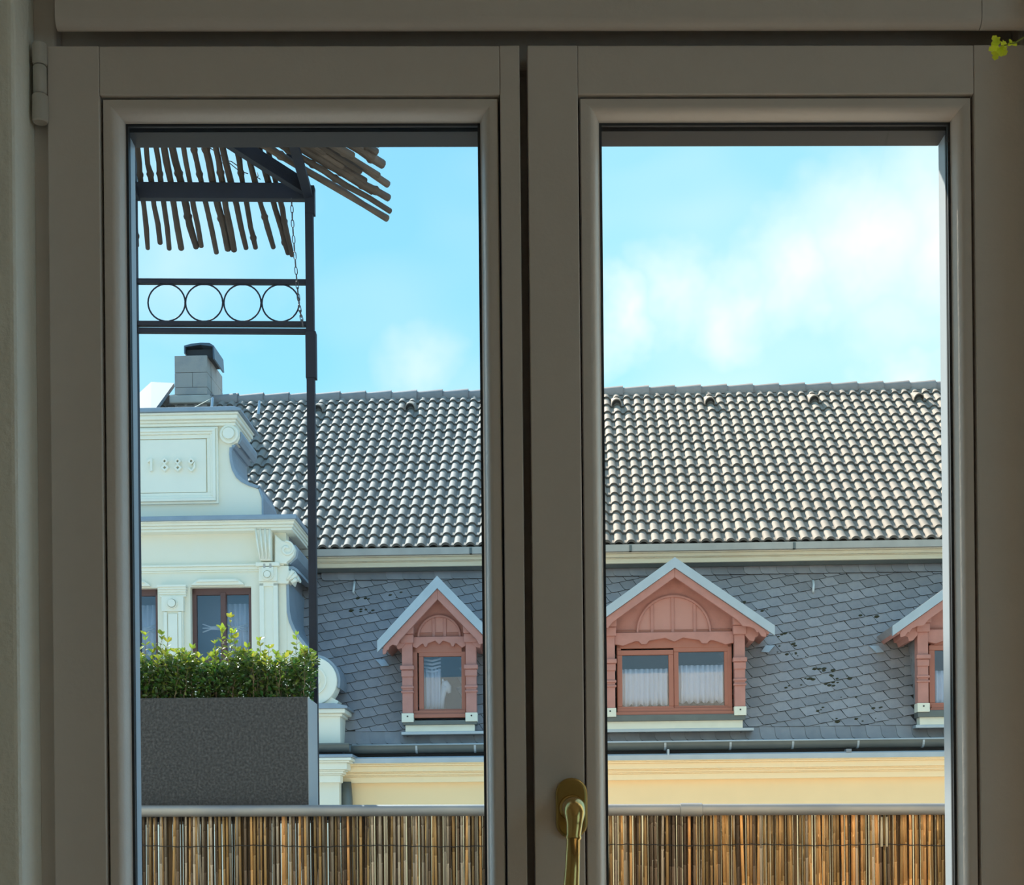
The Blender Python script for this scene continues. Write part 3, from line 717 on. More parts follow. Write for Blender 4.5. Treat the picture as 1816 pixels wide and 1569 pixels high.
# dormer positions (px of the photograph at the dormer front, d = front plane)
DF = -.10
def lay_slates():
    cand = []; bulk = MB()
    xa, xb = hx_(520, 1150, .2), HX1; xl_g = 2 * ax_g - xa
    for j in range(-24, 70):
        for i in range(-60, 90):
            p0, q0 = i * CW + (j % 2) * CW * .5 - (j * CS * LEAN), j * CS
            s_ = p0 * math.cos(CA) - q0 * math.sin(CA); t_ = p0 * math.sin(CA) + q0 * math.cos(CA)
            x = s_ + xa
            cxs = x + CW * .5
            if (xl_g < cxs < xa - .1) or cxs < HX0 + .1 or cxs > xb - .2 or t_ < T0 - .12 or t_ > T1 + .02: continue
            c = mo + ex * x + et * t_
            if in_dormer(cxs, (c + et * .06).z): continue
            poly = [(x + p * math.cos(CA) - q * math.sin(CA), t_ + p * math.sin(CA) + q * math.cos(CA), p, q) for p, q in SO]
            cut = any(t < T0 or t > T1 + .05 for _, t, _, _ in poly)
            pxl = H.pixel(cxs, (c).y, (c).z + .05)
            vis = (562 < pxl[0] < 872 or 1062 < pxl[0] < 1695) and 1000 < pxl[1] < 1310
            if cut:
                f2 = lambda pq: (t_ + pq[0] * math.sin(CA) + pq[1] * math.cos(CA)) - T0
                f3 = lambda pq: (T1 + .05) - (t_ + pq[0] * math.sin(CA) + pq[1] * math.cos(CA))
                pc = clip(clip(SO, f2), f3)
                if len(pc) < 3: continue
                a, b = slate_solid(pc, lift0)
                if vis: cand.append((pxl, None, (a, b), c))
                else: bulk.add([c + e1 * p + e2 * q + en * n for p, q, n in a], b)
            else:
                if vis: cand.append((pxl, random.randrange(3), None, c))
                else: bulk.add([c + e1 * p + e2 * q + en * n for p, q, n in sv], sf)
    # the two straight courses at the foot and at the head
    for (t_, h_, w_, u0, u1) in ((-.03, .175, .176, 610, 1720), (SLEN - .155, .16, .20, 560, 1720)):
        x = hx_(u0, 1300, .2); xe = HX1 - .3
        while x < xe:
            so = [(-.012, .045), (.004, .012), (.03, 0), (w_ * 1.06, 0), (w_ * 1.02, h_), (-.02, h_)]
            a, b = slate_solid(so, lambda p, q: .013 - .006 * p / w_ - .006 * q / h_ + (.024 if t_ > 1 else 0))
            c = mo + ex * x + et * t_; pxl = H.pixel(x + .08, c.y, c.z + .06)
            if (562 < pxl[0] < 872 or 1062 < pxl[0] < 1695) and t_ < 1: cand.insert(0, (pxl, None, (a, b), c))
            else: bulk.add([c + ex * p + et * q + en * n for p, q, n in a], b)
            x += w_
    foot = [c for c in cand if c[1] is None]; cand.sort(key=lambda c: -c[0][0] if c[0][0] > 1000 else 3000 - c[0][0])
    for n_, (pxl, k, geo, c) in enumerate(cand):
        straight = geo is not None and abs(c.z - (mo + et * -.03).z) < 1e-4
        B = (ex, et) if straight else (e1, e2)
        if n_ < 298:
            if k is not None: inst('slate', SLATES[k], mans, Matrix.Translation(c) @ MF @ Matrix.Rotation(U(-.02, .02), 4, 'Z'))
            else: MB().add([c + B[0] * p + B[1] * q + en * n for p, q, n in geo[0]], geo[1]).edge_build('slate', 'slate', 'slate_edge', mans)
        else:
            g = geo or (sv, sf); bulk.add([c + B[0] * p + B[1] * q + en * n for p, q, n in g[0]], g[1])
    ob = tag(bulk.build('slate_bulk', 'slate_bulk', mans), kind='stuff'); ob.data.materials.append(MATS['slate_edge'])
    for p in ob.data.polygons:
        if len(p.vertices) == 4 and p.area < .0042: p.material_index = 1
    print('slates', len(cand))

# ---- upper eaves: fascia, old painted cornice, flashing
YE = .58
fz1, fz0 = hz_(960, YE), hz_(975, YE)
UX0 = hx_(528, 990, .6)
MB().box(UX0, HX1, YE - .03, YE + .25, fz0, fz1 - .02).build('eaves_gutter', 'fascia', house)
for u in (1118, 1408, 835): 
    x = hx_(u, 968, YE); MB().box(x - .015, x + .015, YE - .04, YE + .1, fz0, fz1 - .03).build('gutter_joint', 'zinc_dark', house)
tz1, tz0 = hz_(974, .70), hz_(996.5, .74)
th = tz1 - tz0
tc_ = MB()
tc_.box(UX0, HX1, .62, 1.0, tz0 + th * .72, tz1 + .02); tc_.box(UX0, HX1, .66, 1.0, tz0 + th * .45, tz0 + th * .72); tc_.box(UX0, HX1, .69, 1.0, tz0 + th * .38, tz0 + th * .45); tc_.box(UX0, HX1, .71, 1.0, tz0, tz0 + th * .38)
tc_.build('upper_cornice', 'trim_old', house, bevel=.012)
MB().sweepx([(.74, tz0 + .005), (.80, hz_(1003.5, .80)), (.90, hz_(1004, .9) - .01), (1.0, tz0), (1.0, tz0 + .05)], UX0, HX1).build('cornice_flashing', 'zinc_dark', house)

UXL = 2 * ax_g - UX0
MB().box(HX0, UXL, YE - .03, YE + .25, fz0, fz1 - .02).build('eaves_gutter', 'fascia', house)
MB().box(HX0, UXL, .66, 1.0, tz0, tz1 + .02).build('upper_cornice', 'trim_old', house, bevel=.012)
cornice(MB(), HX0, 2 * ax_g - gx_r + .2, 0, lower_steps(zc1, zc0)).build('eaves_cornice', 'trim_yellow', house, bevel=.008)
gutter(HX0, 2 * ax_g - hx_(612, 1330, -.2), gy, gz, grr, gut)
GDX = -.35
# ---- tiled roof
ez = hz_(963.5, YE); rz = hz_(695, YE + 4.13); YRG = YE + 4.13
rt = Vector((0, 4.13, rz - ez)); RLEN = rt.length; rt = rt / RLEN; rn = Vector((0, -rt.z, rt.y)); ro_ = Vector((0, YE, ez))
RX0 = hx_(292, 715, 4.4)
roof = MB().add([ro_ + ex * RX0, ro_ + ex * HX1, ro_ + ex * HX1 + rt * RLEN, ro_ + ex * RX0 + rt * RLEN] + [p - rn * .1 for p in (ro_ + ex * RX0, ro_ + ex * HX1, ro_ + ex * HX1 + rt * RLEN, ro_ + ex * RX0 + rt * RLEN)],
                [(0, 1, 2, 3), (7, 6, 5, 4), (0, 4, 5, 1), (1, 5, 6, 2), (2, 6, 7, 3), (3, 7, 4, 0)]).build('tiled_roof', 'underlay', house)
NC = 18; GA = RLEN / NC; TW = .30
def tile_profile():
    out = []
    for k in range(2):
        c = .055 + k * .15
        for d, h in ((-.054, 0), (-.047, .014), (-.034, .029), (-.017, .038), (0, .040), (.017, .038), (.034, .029), (.047, .014), (.054, 0)): out.append((c + d, h))
    out.append((TW + .004, 0)); return out
TP = tile_profile()
def tile_geo():
    n = len(TP); v = []
    for t, lift in ((0, .034), (GA * 1.08, .002)):
        v += [(x, t, h + lift) for x, h in TP]
    v += [(x, 0.004, h * .82 + .034 - .029) for x, h in TP]
    f = [(i, i + 1, n + i + 1, n + i) for i in range(n - 1)] + [(2 * n + i, 2 * n + i + 1, i + 1, i) for i in range(n - 1)]
    return v, f
tv, tf = tile_geo()
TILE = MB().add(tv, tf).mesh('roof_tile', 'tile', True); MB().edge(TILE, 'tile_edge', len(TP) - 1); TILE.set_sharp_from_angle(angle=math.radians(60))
RM = Matrix(((1, rt.x, rn.x, 0), (0, rt.y, rn.y, 0), (0, rt.z, rn.z, 0), (0, 0, 0, 1)))
bulk = MB(); nt_ = 0; random.seed(3)
vents = []
for u, v in ((557, 738), (733, 731), (1084, 722), (1261, 719), (1438, 715), (1620, 710)): vents.append(round((hx_(u, v, YE + 3.7) - RX0 - .045 - .0) / TW * 2) / 2)
for row in range(NC):
    for col in range(int((HX1 - RX0) / TW)):
        x = RX0 + col * TW; c = ro_ + ex * x + rt * (row * GA)
        pu, pv = H.pixel(x + .15, c.y, c.z)
        vis = (550 < pu < 868 or 1064 < pu < 1690) or (row > 5 and 440 < pu < 560)
        if vis and nt_ < 300:
            inst('roof_tile', TILE, roof, Matrix.Translation(c + rn * U(-.002, .003)) @ RM @ Matrix.Rotation(U(-.004, .004), 4, 'Z')); nt_ += 1
        else: bulk.add([c + ex * p + rt * q + rn * n for p, q, n in tv], tf)
RXL = 2 * ax_g - hx_(430, 800, GDX)
ll = [ro_ + ex * HX0, ro_ + ex * RXL, ro_ + ex * RXL + rt * RLEN, ro_ + ex * HX0 + rt * RLEN]
MB().add(ll + [p - rn * .1 for p in ll], [(0, 1, 2, 3), (7, 6, 5, 4), (0, 4, 5, 1), (1, 5, 6, 2), (2, 6, 7, 3), (3, 7, 4, 0)]).build('roof_deck', 'underlay', house)
for row in range(NC):
    for col in range(int((RXL - HX0) / TW)):
        c = ro_ + ex * (RXL - (col + 1) * TW) + rt * (row * GA); bulk.add([c + ex * p + rt * q + rn * n for p, q, n in tv], tf)
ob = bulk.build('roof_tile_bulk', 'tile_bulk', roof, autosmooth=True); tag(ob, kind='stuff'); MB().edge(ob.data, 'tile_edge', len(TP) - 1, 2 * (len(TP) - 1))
for cu in vents:
    x = RX0 + cu * TW + .045; c = ro_ + ex * x + rt * ((NC - 2) * GA)
    m = MB(); r0 = .075
    arc = [(r0 * math.cos(a) * 1.0, .115 * math.sin(a) ** .7) for a in [math.pi * k / 10 for k in range(11)]]
    n = len(arc)
    vv = [(p, -.01, h + .03) for p, h in arc] + [(p, GA * .95, h * .45 + .01) for p, h in arc] + [(p * .86, -.01, h * .86 + .03) for p, h in arc]
    ff = [(i + 1, i, n + i, n + i + 1) for i in range(n - 1)] + [(i, i + 1, 2 * n + i + 1, 2 * n + i) for i in range(n - 1)]
    vo = MB().add([c + ex * p + rt * q + rn * h for p, q, h in vv], ff).build('vent_tile', 'tile', roof, autosmooth=True)
    MB().add([c + ex * p * .9 + rt * .03 + rn * (h * .9 + .02) for p, h in arc], [tuple(range(n))]).build('vent_mouth', 'underlay', vo)
# ridge tiles: each a little wider at its right end
RIDGE = MB(); n = 9; LR = .40
rv = [(xx_, -r * math.cos(a), r * math.sin(a) * .95) for xx_, r in ((0, .105), (LR, .135)) for a in [math.pi * k / (n - 1) * 1.24 - .36 for k in range(n)]]
rv += [(xx_, -r * .85 * math.cos(a), r * .85 * math.sin(a) * .95) for xx_, r in ((0, .105), (LR, .135)) for a in [math.pi * k / (n - 1) * 1.24 - .36 for k in range(n)]]
rf = [(i + 1, i, n + i, n + i + 1) for i in range(n - 1)] + [(n + i, 3 * n + i, 3 * n + i + 1, n + i + 1) for i in range(n - 1)] + [(i, i + 1, 2 * n + i + 1, 2 * n + i) for i in range(n - 1)]
RME = RIDGE.add(rv, rf).mesh('ridge_tile', 'tile_ridge', True); RME.set_sharp_from_angle(angle=math.radians(50))
x = RX0 + .25; top = ro_ + rt * RLEN
while x < HX1 - .4:
    inst('ridge_tile', RME, roof, Matrix.Translation((x, top.y + .02, top.z - .005)) @ Matrix.Rotation(-.012, 4, 'Y')); x += LR * .955
x = HX0
while x < RXL - .4:
    inst('ridge_tile', RME, roof, Matrix.Translation((x, top.y + .02, top.z - .005)) @ Matrix.Rotation(-.012, 4, 'Y')); x += LR * .955

# ---- chimney on the ridge, with concrete blocks and a bent steel cover
YC = YRG - .25
cx0, cx1 = hx_(309.5, 660, YC), hx_(367.7, 660, YC); cz0, cz1 = hz_(702, YC, 340), hz_(630, YC, 340)
chm = empty('chimney', parent=house)
MB().box(cx0 + .015, cx1 - .015, YC + .015, YC + .985, cz0 - .8, cz1 - .01).build('chimney_core', 'concrete', chm)
zz = [cz0 - .8, hz_(700, YC, 340), hz_(687, YC, 340), hz_(660.5, YC, 340), cz1]
random.seed(2)
for k in range(4):
    j = .0 if k % 2 else .22
    for xa, xb in (((cx0, cx1 - j), (cx1 - j, cx1)) if j else ((cx0, cx1),)):
        MB().box(xa + .002, xb - .002, YC - U(0, .012), YC + .24, zz[k] + .003, zz[k + 1] - .003).build('chimney_block', 'concrete', chm, bevel=.006)
    ys = [YC + .24, YC + .55, YC + 1.0] if k % 2 else [YC + .24, YC + .72, YC + 1.0]
    for ya, yb in zip(ys[:-1], ys[1:]): MB().box(cx0, cx1 + U(0, .012), ya + .002, yb - .002, zz[k] + .003, zz[k + 1] - .003).build('chimney_block', 'concrete', chm, bevel=.006)
ka, kb = hx_(327, 620, YC), hx_(380, 620, YC); kz0, kz1 = hz_(632, YC, 340), hz_(608.5, YC, 340)
kw = kb - ka
co = [(ka, kz0 + .04), (ka, kz1 - .04), (ka + kw * .25, kz1 - .012), (ka + kw * .55, kz1), (ka + kw * .85, kz1 - .005), (kb, kz1 - .05), (kb + .01, kz0 - .05), (kb - .015, kz0 - .05), (kb - .02, kz1 - .06), (ka + kw * .55, kz1 - .03), (ka + .02, kz1 - .06), (ka + .02, kz0 + .04)]
MB().prism(co, YC - .02, YC + .62).build('chimney_cover', 'steel_dark', chm)
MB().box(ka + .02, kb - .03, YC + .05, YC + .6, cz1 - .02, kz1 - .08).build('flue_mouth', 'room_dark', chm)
# lead apron at the chimney foot
MB().box(cx0 - .06, cx1 + .06, YC - .10, YC + .1, cz0 - .13, cz0 - .01).build('chimney_apron', 'fascia', chm, bevel=.02)
# white sheet roof left of the chimney
a = [(hx_(u, v, d), d, H.z(u, v, d)) for u, v, d in ((268, 677, 4.9), (309, 679, 4.9), (268, 735, 3.4), (205, 735, 3.4))]
MB().add(a + [(p[0], p[1] + .03, p[2] - .05) for p in a], [(0, 1, 2, 3), (7, 6, 5, 4), (0, 4, 5, 1), (1, 5, 6, 2), (2, 6, 7, 3), (3, 7, 4, 0)]).build('sheet_roof', 'sheet_white', house)
# stay wire from the ridge to the gable, and two roof hooks
a, b = (hx_(376, 706, 3.9), 3.9, H.z(376, 706, 3.9)), (hx_(278, 757, -.36), -.36, H.z(278, 757, -.36))
MB().tube([a, b], .006, 5).build('stay_wire', 'trim_old', house)
for u, v0, v1 in ((460, 712, 735), (377, 706, 727)):
    d = 3.2; MB().tube([(hx_(u, v0, d + .3), d + .3, H.z(u, v0, d + .3)), (hx_(u, v0, d), d, H.z(u, v0, d)), (hx_(u - 2, v1, d - .1), d - .1, H.z(u - 2, v1, d - .1))], .018, 6).build('roof_hook', 'zinc', house)
# snow hooks on the slates
for u, v in ((629, 1042), (1441, 1041)):
    t_ = (hz_(v, .8, u) - mz0) / et.z; c = mo + ex * hx_(u, v, .8) + et * t_
    MB().tube([c + en * .02 - et * .10, c + en * .06 - et * .09 - ex * .01, c + en * .075 - et * .02, c + en * .06 + et * .05, c + en * .02 + et * .07], .016, 7).build('snow_hook', 'hook', house, smooth=True)

# ---- dormers
def dormer(uc, v_apex, half, pitch, post_in, vp0, vp1, win, panes, arch, battens, sill_v, fd=DF, mirror_clip=None, curtains=True, label=None, kind='wide'):
    """uc: axis (px), half: half width of the roof in m, post_in: half distance of the posts in m, v*: rows in the photograph"""
    xm = hx_(uc, 1150, fd); Z = lambda v: H.z(uc, v, fd)
    D = empty('dormer', parent=house)
    if label: D['label'] = label
    of = fd - .26                                                  # overhang of the verge
    za = H.z(uc, v_apex, of); tp = math.tan(pitch)
    zb_ = Z(sill_v[2]); DORM.append((xm - post_in - .06, xm + post_in + .06, zb_, za))
    pw = .062
    back = 1.0
    # body: cheeks and back, slate clad
    zpl = Z(vp0)
    zeave = za - half * tp
    body = [(xm - post_in + .03, zb_), (xm + post_in - .03, zb_), (xm + post_in - .03, za - .12 - (post_in) * tp), (xm, za - .16), (xm - post_in + .03, za - .12 - (post_in) * tp)]
    wx0, wx1, wz0, wz1 = win
    # front wall above and below the window, so the opening stays open
    fm = MB(); fm.prism([(xm - post_in, Z(wz0) - .0), (xm + post_in, Z(wz0)), (xm + post_in, za - .14 - post_in * tp), (xm, za - .14), (xm - post_in, za - .14 - post_in * tp)], fd + .0, fd + .08)
    fm.build('gable_panel', 'red_wood', D)
    # cheeks with courses of slate
    for s_ in (-1, 1):
        m = MB(); xo = xm + s_ * (post_in + .012); zt_ = za - .10 - post_in * tp
        m.box(min(xo, xo - s_ * .04), max(xo, xo - s_ * .04), fd + .06, back, zb_ + .02, zt_)
        ck = m.build('cheek', 'underlay', D)
        m = MB(); random.seed(int(uc) + s_)
        for j in range(16):
            for i in range(8):
                y0_, z0_ = fd + .04 + i * .15 + (j % 2) * .07, zb_ - .03 + j * .115 + i * .10
                if z0_ > zt_ - .05: continue
                z1_ = min(z0_ + .15, zt_); yy = y0_ + .17
                xs, xe_ = xo + s_ * .002, xo + s_ * .014
                m.add([(xe_, y0_, z0_), (xe_, yy, z0_ + .09), (xs, yy - .04, z1_ + .05), (xs, y0_ - .04, z1_), (xo, y0_, z0_), (xo, yy, z0_ + .09)], [(0, 1, 2, 3) if s_ > 0 else (3, 2, 1, 0), (0, 4, 5, 1)])
        tag(m.build('cheek_slates', 'slate_bulk', D), kind='stuff')
    # two roof slopes, boarded underneath, covered on top; zinc verge strip on the front
    for s_ in (-1, 1):
        dx, dz = s_ * half, -half * tp; nx, nz = s_ * math.sin(pitch), math.cos(pitch)
        def slab(o0, o1, y0, y1, ext=0.0):
            p = [(xm + nx * o0 - 0, za + nz * o0), (xm + dx + nx * o0 + s_ * ext, za + dz + nz * o0 - ext * tp), (xm + dx + nx * o1 + s_ * ext, za + dz + nz * o1 - ext * tp), (xm + nx * o1, za + nz * o1)]
            return MB().prism(p, y0, y1)
        apex_fix = .0
        slab(-.12, -.075, of + .03, 1.25).build('soffit', 'red_wood', D)
        slab(-.075, .0, of + .01, 1.45).build('roof_slope', 'slate_bulk', D)
        # zinc edge: mitred at the apex (vertical cut)
        w_ = .098
        m = MB(); p = [(xm, za), (xm + dx, za + dz), (xm + dx, za + dz - w_ / math.cos(pitch) * .95), (xm, za - w_ / math.cos(pitch))]
        m.prism(p, of - .015, of + .03); m.build('verge_flashing', 'zinc', D)
        # bargeboard with a carved tail
        zo, w2_ = w_ / math.cos(pitch), .085 / math.cos(pitch)
        k = .90; xt, ztl = xm + dx * k, za + dz * k
        P_ = lambda f, dn: (xm + dx * f, za + dz * f - zo - dn)
        tail = [P_(0, 0), P_(k, 0), P_(k + .02, .03), P_(k + .015, .075), P_(k - .03, .10), P_(k - .06, .075), P_(k - .075, .095), P_(k - .10, .07), P_(k - .15, .085), P_(k - .22, w2_ + .028), P_(k - .27, w2_), P_(0, w2_)]
        MB().prism(tail, of + .02, of + .06).build('bargeboard', 'red_wood', D, bevel=.006)
        # carved purlin end under the eaves
        hq = half - .22; zq = za - hq * tp - .16
        MB().prism([(xm + s_ * (hq - .10), zq - .02 + .10 * tp), (xm + s_ * (hq + .06), zq - .05 * tp), (xm + s_ * (hq + .05), zq - .09), (xm + s_ * (hq + .015), zq - .10), (xm + s_ * (hq + .0), zq - .15), (xm + s_ * (hq - .05), zq - .14), (xm + s_ * (hq - .10), zq - .08)], of + .14, of + .7).build('eaves_bracket', 'red_wood', D)
        # valley flashing bit
        xe2 = xm + s_ * (half - .02); ze = zeave - .20
        on_m = lambda x, z, o_: (x, MB_Y0 + (z - mz0) * et.y / et.z - o_, z)
        q4 = [(xe2 - s_ * .04, ze), (xe2 + s_ * .05, ze - .01), (xe2 + s_ * .13, ze + .08), (xe2 + s_ * .02, ze + .08)]
        MB().add([on_m(x, z, .06) for x, z in q4] + [on_m(x, z, .03) for x, z in q4], [(0, 1, 2, 3), (7, 6, 5, 4), (0, 4, 5, 1), (1, 5, 6, 2), (2, 6, 7, 3), (3, 7, 4, 0)]).build('valley_flashing', 'zinc', D)
    # posts with corbels and metal shoes
    for s_ in (-1, 1):
        xc = xm + s_ * post_in; m = MB(); zt_, zs, zf = Z(vp0), Z(vp1 - 14), Z(vp1)
        m.box(xc - pw, xc + pw, fd - .10, fd + .05, zs, zt_)
        po = m.build('post', 'red_wood', D, bevel=.008)
        h = zt_ - zs
        m = MB()
        for f0, f1, e, yy in ((.90, 1.0, .022, .17), (.80, .90, .016, .14), (.42, .50, .008, .12), (.50, .55, .020, .145), (.29, .32, .014, .12), (.24, .265, .014, .12)):
            m.box(xc - pw - e, xc + pw + e, fd - yy, fd - .05, zs + h * f0, zs + h * f1)
        m.build('post_moulding', 'red_wood', po, bevel=.012)
        m = MB(); m.box(xc - pw - .008, xc + pw + .008, fd - .115, fd + .05, zf, zs + .01); so_ = m.build('post_shoe', 'sill_cream', po, bevel=.003)
        MB().disc(xc, (zf + zs) / 2 + .02, .010, fd - .12, fd - .1, 8).build('bolt', 'underlay', so_)
    # lintel with carved soffit
    zl_, zlt = Z(wz0), Z(arch[1])
    a_ = post_in - pw; pts = [(xm - a_, zlt), (xm + a_, zlt)]
    low = [(1.0, .0), (.86, -.02), (.78, .0), (.66, .03), (.60, .03), (.55, -.005), (.47, -.005), (.42, .035), (.15, .065), (0, .02), (-.15, .065), (-.42, .035), (-.47, -.005), (-.55, -.005), (-.60, .03), (-.66, .03), (-.78, .0), (-.86, -.02), (-1.0, .0)]
    MB().prism(pts + [(xm + a_ * f, zl_ + dz_) for f, dz_ in low], fd - .07, fd + .04).build('lintel', 'red_wood', D, bevel=.006)
    # arched field with battens
    ra = arch[2]; xa_ = xm + arch[0]; n = 22
    arcp = [(xa_ + ra * math.cos(math.pi * k / n), zlt + ra * 1.02 * math.sin(math.pi * k / n)) for k in range(n + 1)]
    MB().prism(arcp, fd - .010, fd + .02).build('arch_field', 'red_panel', D)
    MB().ring(xa_, zlt, ra, ra + .022, fd - .045, fd + .02, 22, 0, math.pi).build('arch_moulding', 'red_wood', D)
    for b in battens:
        ht = math.sqrt(max(.01, ra * ra - b * b)); MB().box(xa_ + b - .018, xa_ + b + .018, fd - .026, fd + .0, zlt, zlt + ht).build('batten', 'red_wood', D, bevel=.004)
    # window
    zf0, zf1 = Z(wz1), zl_ + .07
    xa0, xa1 = hx_(wx0, 1200, fd), hx_(wx1, 1200, fd); yf = fd - .015
    fo = MB(); t_ = .05
    fo.box(xa0, xa1, yf, yf + .07, Z(min(p_[2] for p_ in panes)) + .045, zf1 + .1); fo.box(xa0, xa1, yf - .02, yf + .07, zf0, zf0 + t_ * 1.1)
    fo.box(xa0, xa0 + t_, yf, yf + .07, zf0, zf1); fo.box(xa1 - t_, xa1, yf, yf + .07, zf0, zf1)
    wf = fo.build('window_frame', 'red_frame', D, bevel=.006)
    MB().box(xa0 - .02, xa1 + .02, yf - .05, yf + .02, zf0 - .035, zf0 + .012).build('drip_rail', 'red_frame', D, bevel=.006)
    for i, (pa_, pb_, pt_, pbt, cur) in enumerate(panes):
        x0, x1, z1, z0 = hx_(pa_, 1200, fd), hx_(pb_, 1200, fd), Z(pt_), Z(pbt); b = .058
        m = MB(); yy = yf + (-.012 if i == 0 and len(panes) > 1 else .006)
        m.box(x0 - b, x1 + b, yy, yy + .06, z1, z1 + b); m.box(x0 - b, x1 + b, yy, yy + .06, z0 - b, z0); m.box(x0 - b, x0, yy, yy + .06, z0, z1); m.box(x1, x1 + b, yy, yy + .06, z0, z1)
        m.build('sash', 'red_frame', D, bevel=.006)
        MB().box(x0 - .01, x1 + .01, yy + .03, yy + .036, z0 - .01, z1 + .01).build('pane', 'house_pane', D)
        if cur: curtain(D, x0, x1, z0, z1, yy + .072, *cur)
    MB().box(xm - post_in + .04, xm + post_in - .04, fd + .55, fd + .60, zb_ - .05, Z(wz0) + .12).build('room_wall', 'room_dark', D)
    # sill zone
    z1, z2, z3 = Z(sill_v[0]), Z(sill_v[1]), Z(sill_v[2])
    xs0, xs1 = xm - post_in - pw, xm + post_in + pw
    MB().box(xs0, xs1, fd - .09, fd + .1, z2, Z(vp1) + .02).build('sill_flashing', 'zinc_dark', D, bevel=.006)
    MB().box(xs0 + .03, xs1 - .03, fd - .055, fd + .1, z3 + .02, z2).build('sill_board', 'sill_cream', D)
    MB().box(xs0 - .02, xs1 + .10, fd - .062, fd + .1, z3 - .012, z3 + .025).build('foot_flashing', 'zinc', D, bevel=.006)
    return D
def curtain(D, x0, x1, z0, z1, y, top, bottom, scallops, gather=16):
    """gathered lace curtain: top/bottom as fractions of the pane height"""
    za, zb_ = z0 + (z1 - z0) * top, z0 + (z1 - z0) * bottom; n = gather * 6; m = MB(); rows = 5
    for j in range(rows + 1):
        for k in range(n + 1):
            f = k / n; zz_ = za + (zb_ - za) * j / rows
            if j == rows: zz_ -= .035 * abs(math.sin(math.pi * f * scallops))
            if j == rows - 1: zz_ -= .01 * abs(math.sin(math.pi * f * scallops))
            m.v.append((x0 + (x1 - x0) * f, y + .030 * math.sin(2 * math.pi * f * gather + math.sin(f * 9)), zz_))
    for j in range(rows):
        for k in range(n): a = j * (n + 1) + k; m.f.append((a, a + 1, a + n + 2, a + n + 1))
    co_ = m.build('curtain', 'curtain', D, smooth=True); s = co_.modifiers.new('thick', 'SOLIDIFY'); s.thickness = .003
PXM = F / 17.9
dormer(1195, 988, 1.135, math.radians(35.2), .752, 1097, 1271, (1094, 1298, 1142, 1264),
       [(1103.5, 1185.5, 1161, 1252, (.74, .06, 5, 9)), (1203.5, 1284.5, 1156, 1251.5, (.76, .10, 6, 9))], (-.002, 1122, 62 / PXM), (-.25, -.01, .245), (1272, 1279, 1296), label='wide red timber dormer with two lace-curtained panes')
dormer(1749, 983, 1.135, math.radians(35.2), .752, 1090, 1262, (1650, 1852, 1138, 1257),
       [(1656, 1742, 1152, 1245, (.62, -.02, 5, 9)), (1757, 1842, 1150, 1244, (.76, .10, 6, 9))], (-.002, 1116, 62 / PXM), (-.25, -.01, .245), (1264, 1271, 1288), label='red timber dormer cut off by the right window frame')
dormer(779.5, 1021, .70, math.radians(46.5), .372, 1111, 1281, (733, 826, 1147, 1268),
       [(751.5, 819, 1164, 1257, None)], (.0, 1130, 35 / PXM), (-.065, .065), (1278, 1286, 1301), label='narrow red timber dormer with a steep roof')
D3 = [o for o in house.children if o.name.startswith('dormer')][-1]
# curtain half and white figure behind the narrow dormer's pane
xa, xb, za_, zb__ = hx_(752, 1200, .1), hx_(782, 1200, .1), hz_(1168, .1, 780), hz_(1257, .1, 780)
curtain(D3, xa, xb, zb__, za_, .10, .80, .0, 1, 4)
for k in range(4):
    z = hz_(1168 + k * 6.5, .09, 780); MB().tube([(xa, .09, z - .01), (xa + .1, .08, z - .025), (xb, .09, z)], .014, 6).build('curtain_fold', 'curtain', D3, smooth=True)
m = MB(); Fg = lambda u, v: (hx_(u, v, .08), .08, H.z(u, v, .08))
m.tube([Fg(784, 1257), Fg(785, 1240), Fg(787, 1226), Fg(790, 1217)], [.03, .026, .035, .05], 10); m.tube([Fg(784, 1212), Fg(789, 1213), Fg(795, 1219), Fg(797, 1229)], [.03, .055, .045, .02], 10)
m.tube([Fg(786, 1208), Fg(785, 1203)], [.018, .006], 6)
m.build('figurine', 'white_thing', D3, smooth=True)
lay_slates()
# moss in the joints of the slates
m = MB(); random.seed(17)
for (u, v, k) in [(1460, 1190, 7), (1488, 1202, 7), (1475, 1215, 6), (1396, 1160, 5), (1384, 1128, 4), (1394, 1144, 4), (1408, 1218, 3), (1560, 1256, 3), (1535, 1278, 3), (1480, 1280, 3), (645, 1062, 3), (640, 1082, 3), (650, 1084, 3), (1540, 1096, 2), (1330, 1070, 2), (1350, 1082, 2), (700, 1055, 2), (720, 1063, 2), (1420, 1165, 3), (1500, 1240, 3), (1440, 1205, 4), (1445, 1260, 3)]:
    t_ = (hz_(v, .4, u) - mz0) / et.z; yy = MB_Y0 + et.y * t_
    t_ = (hz_(v, yy, u) - mz0) / et.z
    for _ in range(k):
        c = mo + ex * (hx_(u, v, yy) + U(-.12, .12)) + et * (t_ + U(-.03, .03)) + en * .02; r = U(.008, .022)
        m.tube([c - e1 * r * 1.5, c - e1 * r * .5, c + e1 * r * .6, c + e1 * r * 1.6], [r * .3, r, r * .9, r * .3], 6)
tag(m.build('moss', 'moss', mans, smooth=True), kind='stuff')

# ---- dated gable bay
GD = -.35
GX = lambda u, v, d=GD: H.x(u, v, d); GZ = lambda v, d=GD, u=420: H.z(u, v, d)
gp = lambda u, v, d=GD: (H.x(u, v, d), H.z(u, v, d))
mir = lambda pts: [(2 * ax_g - x, z) for x, z in pts]
gab = empty('gable', parent=house)
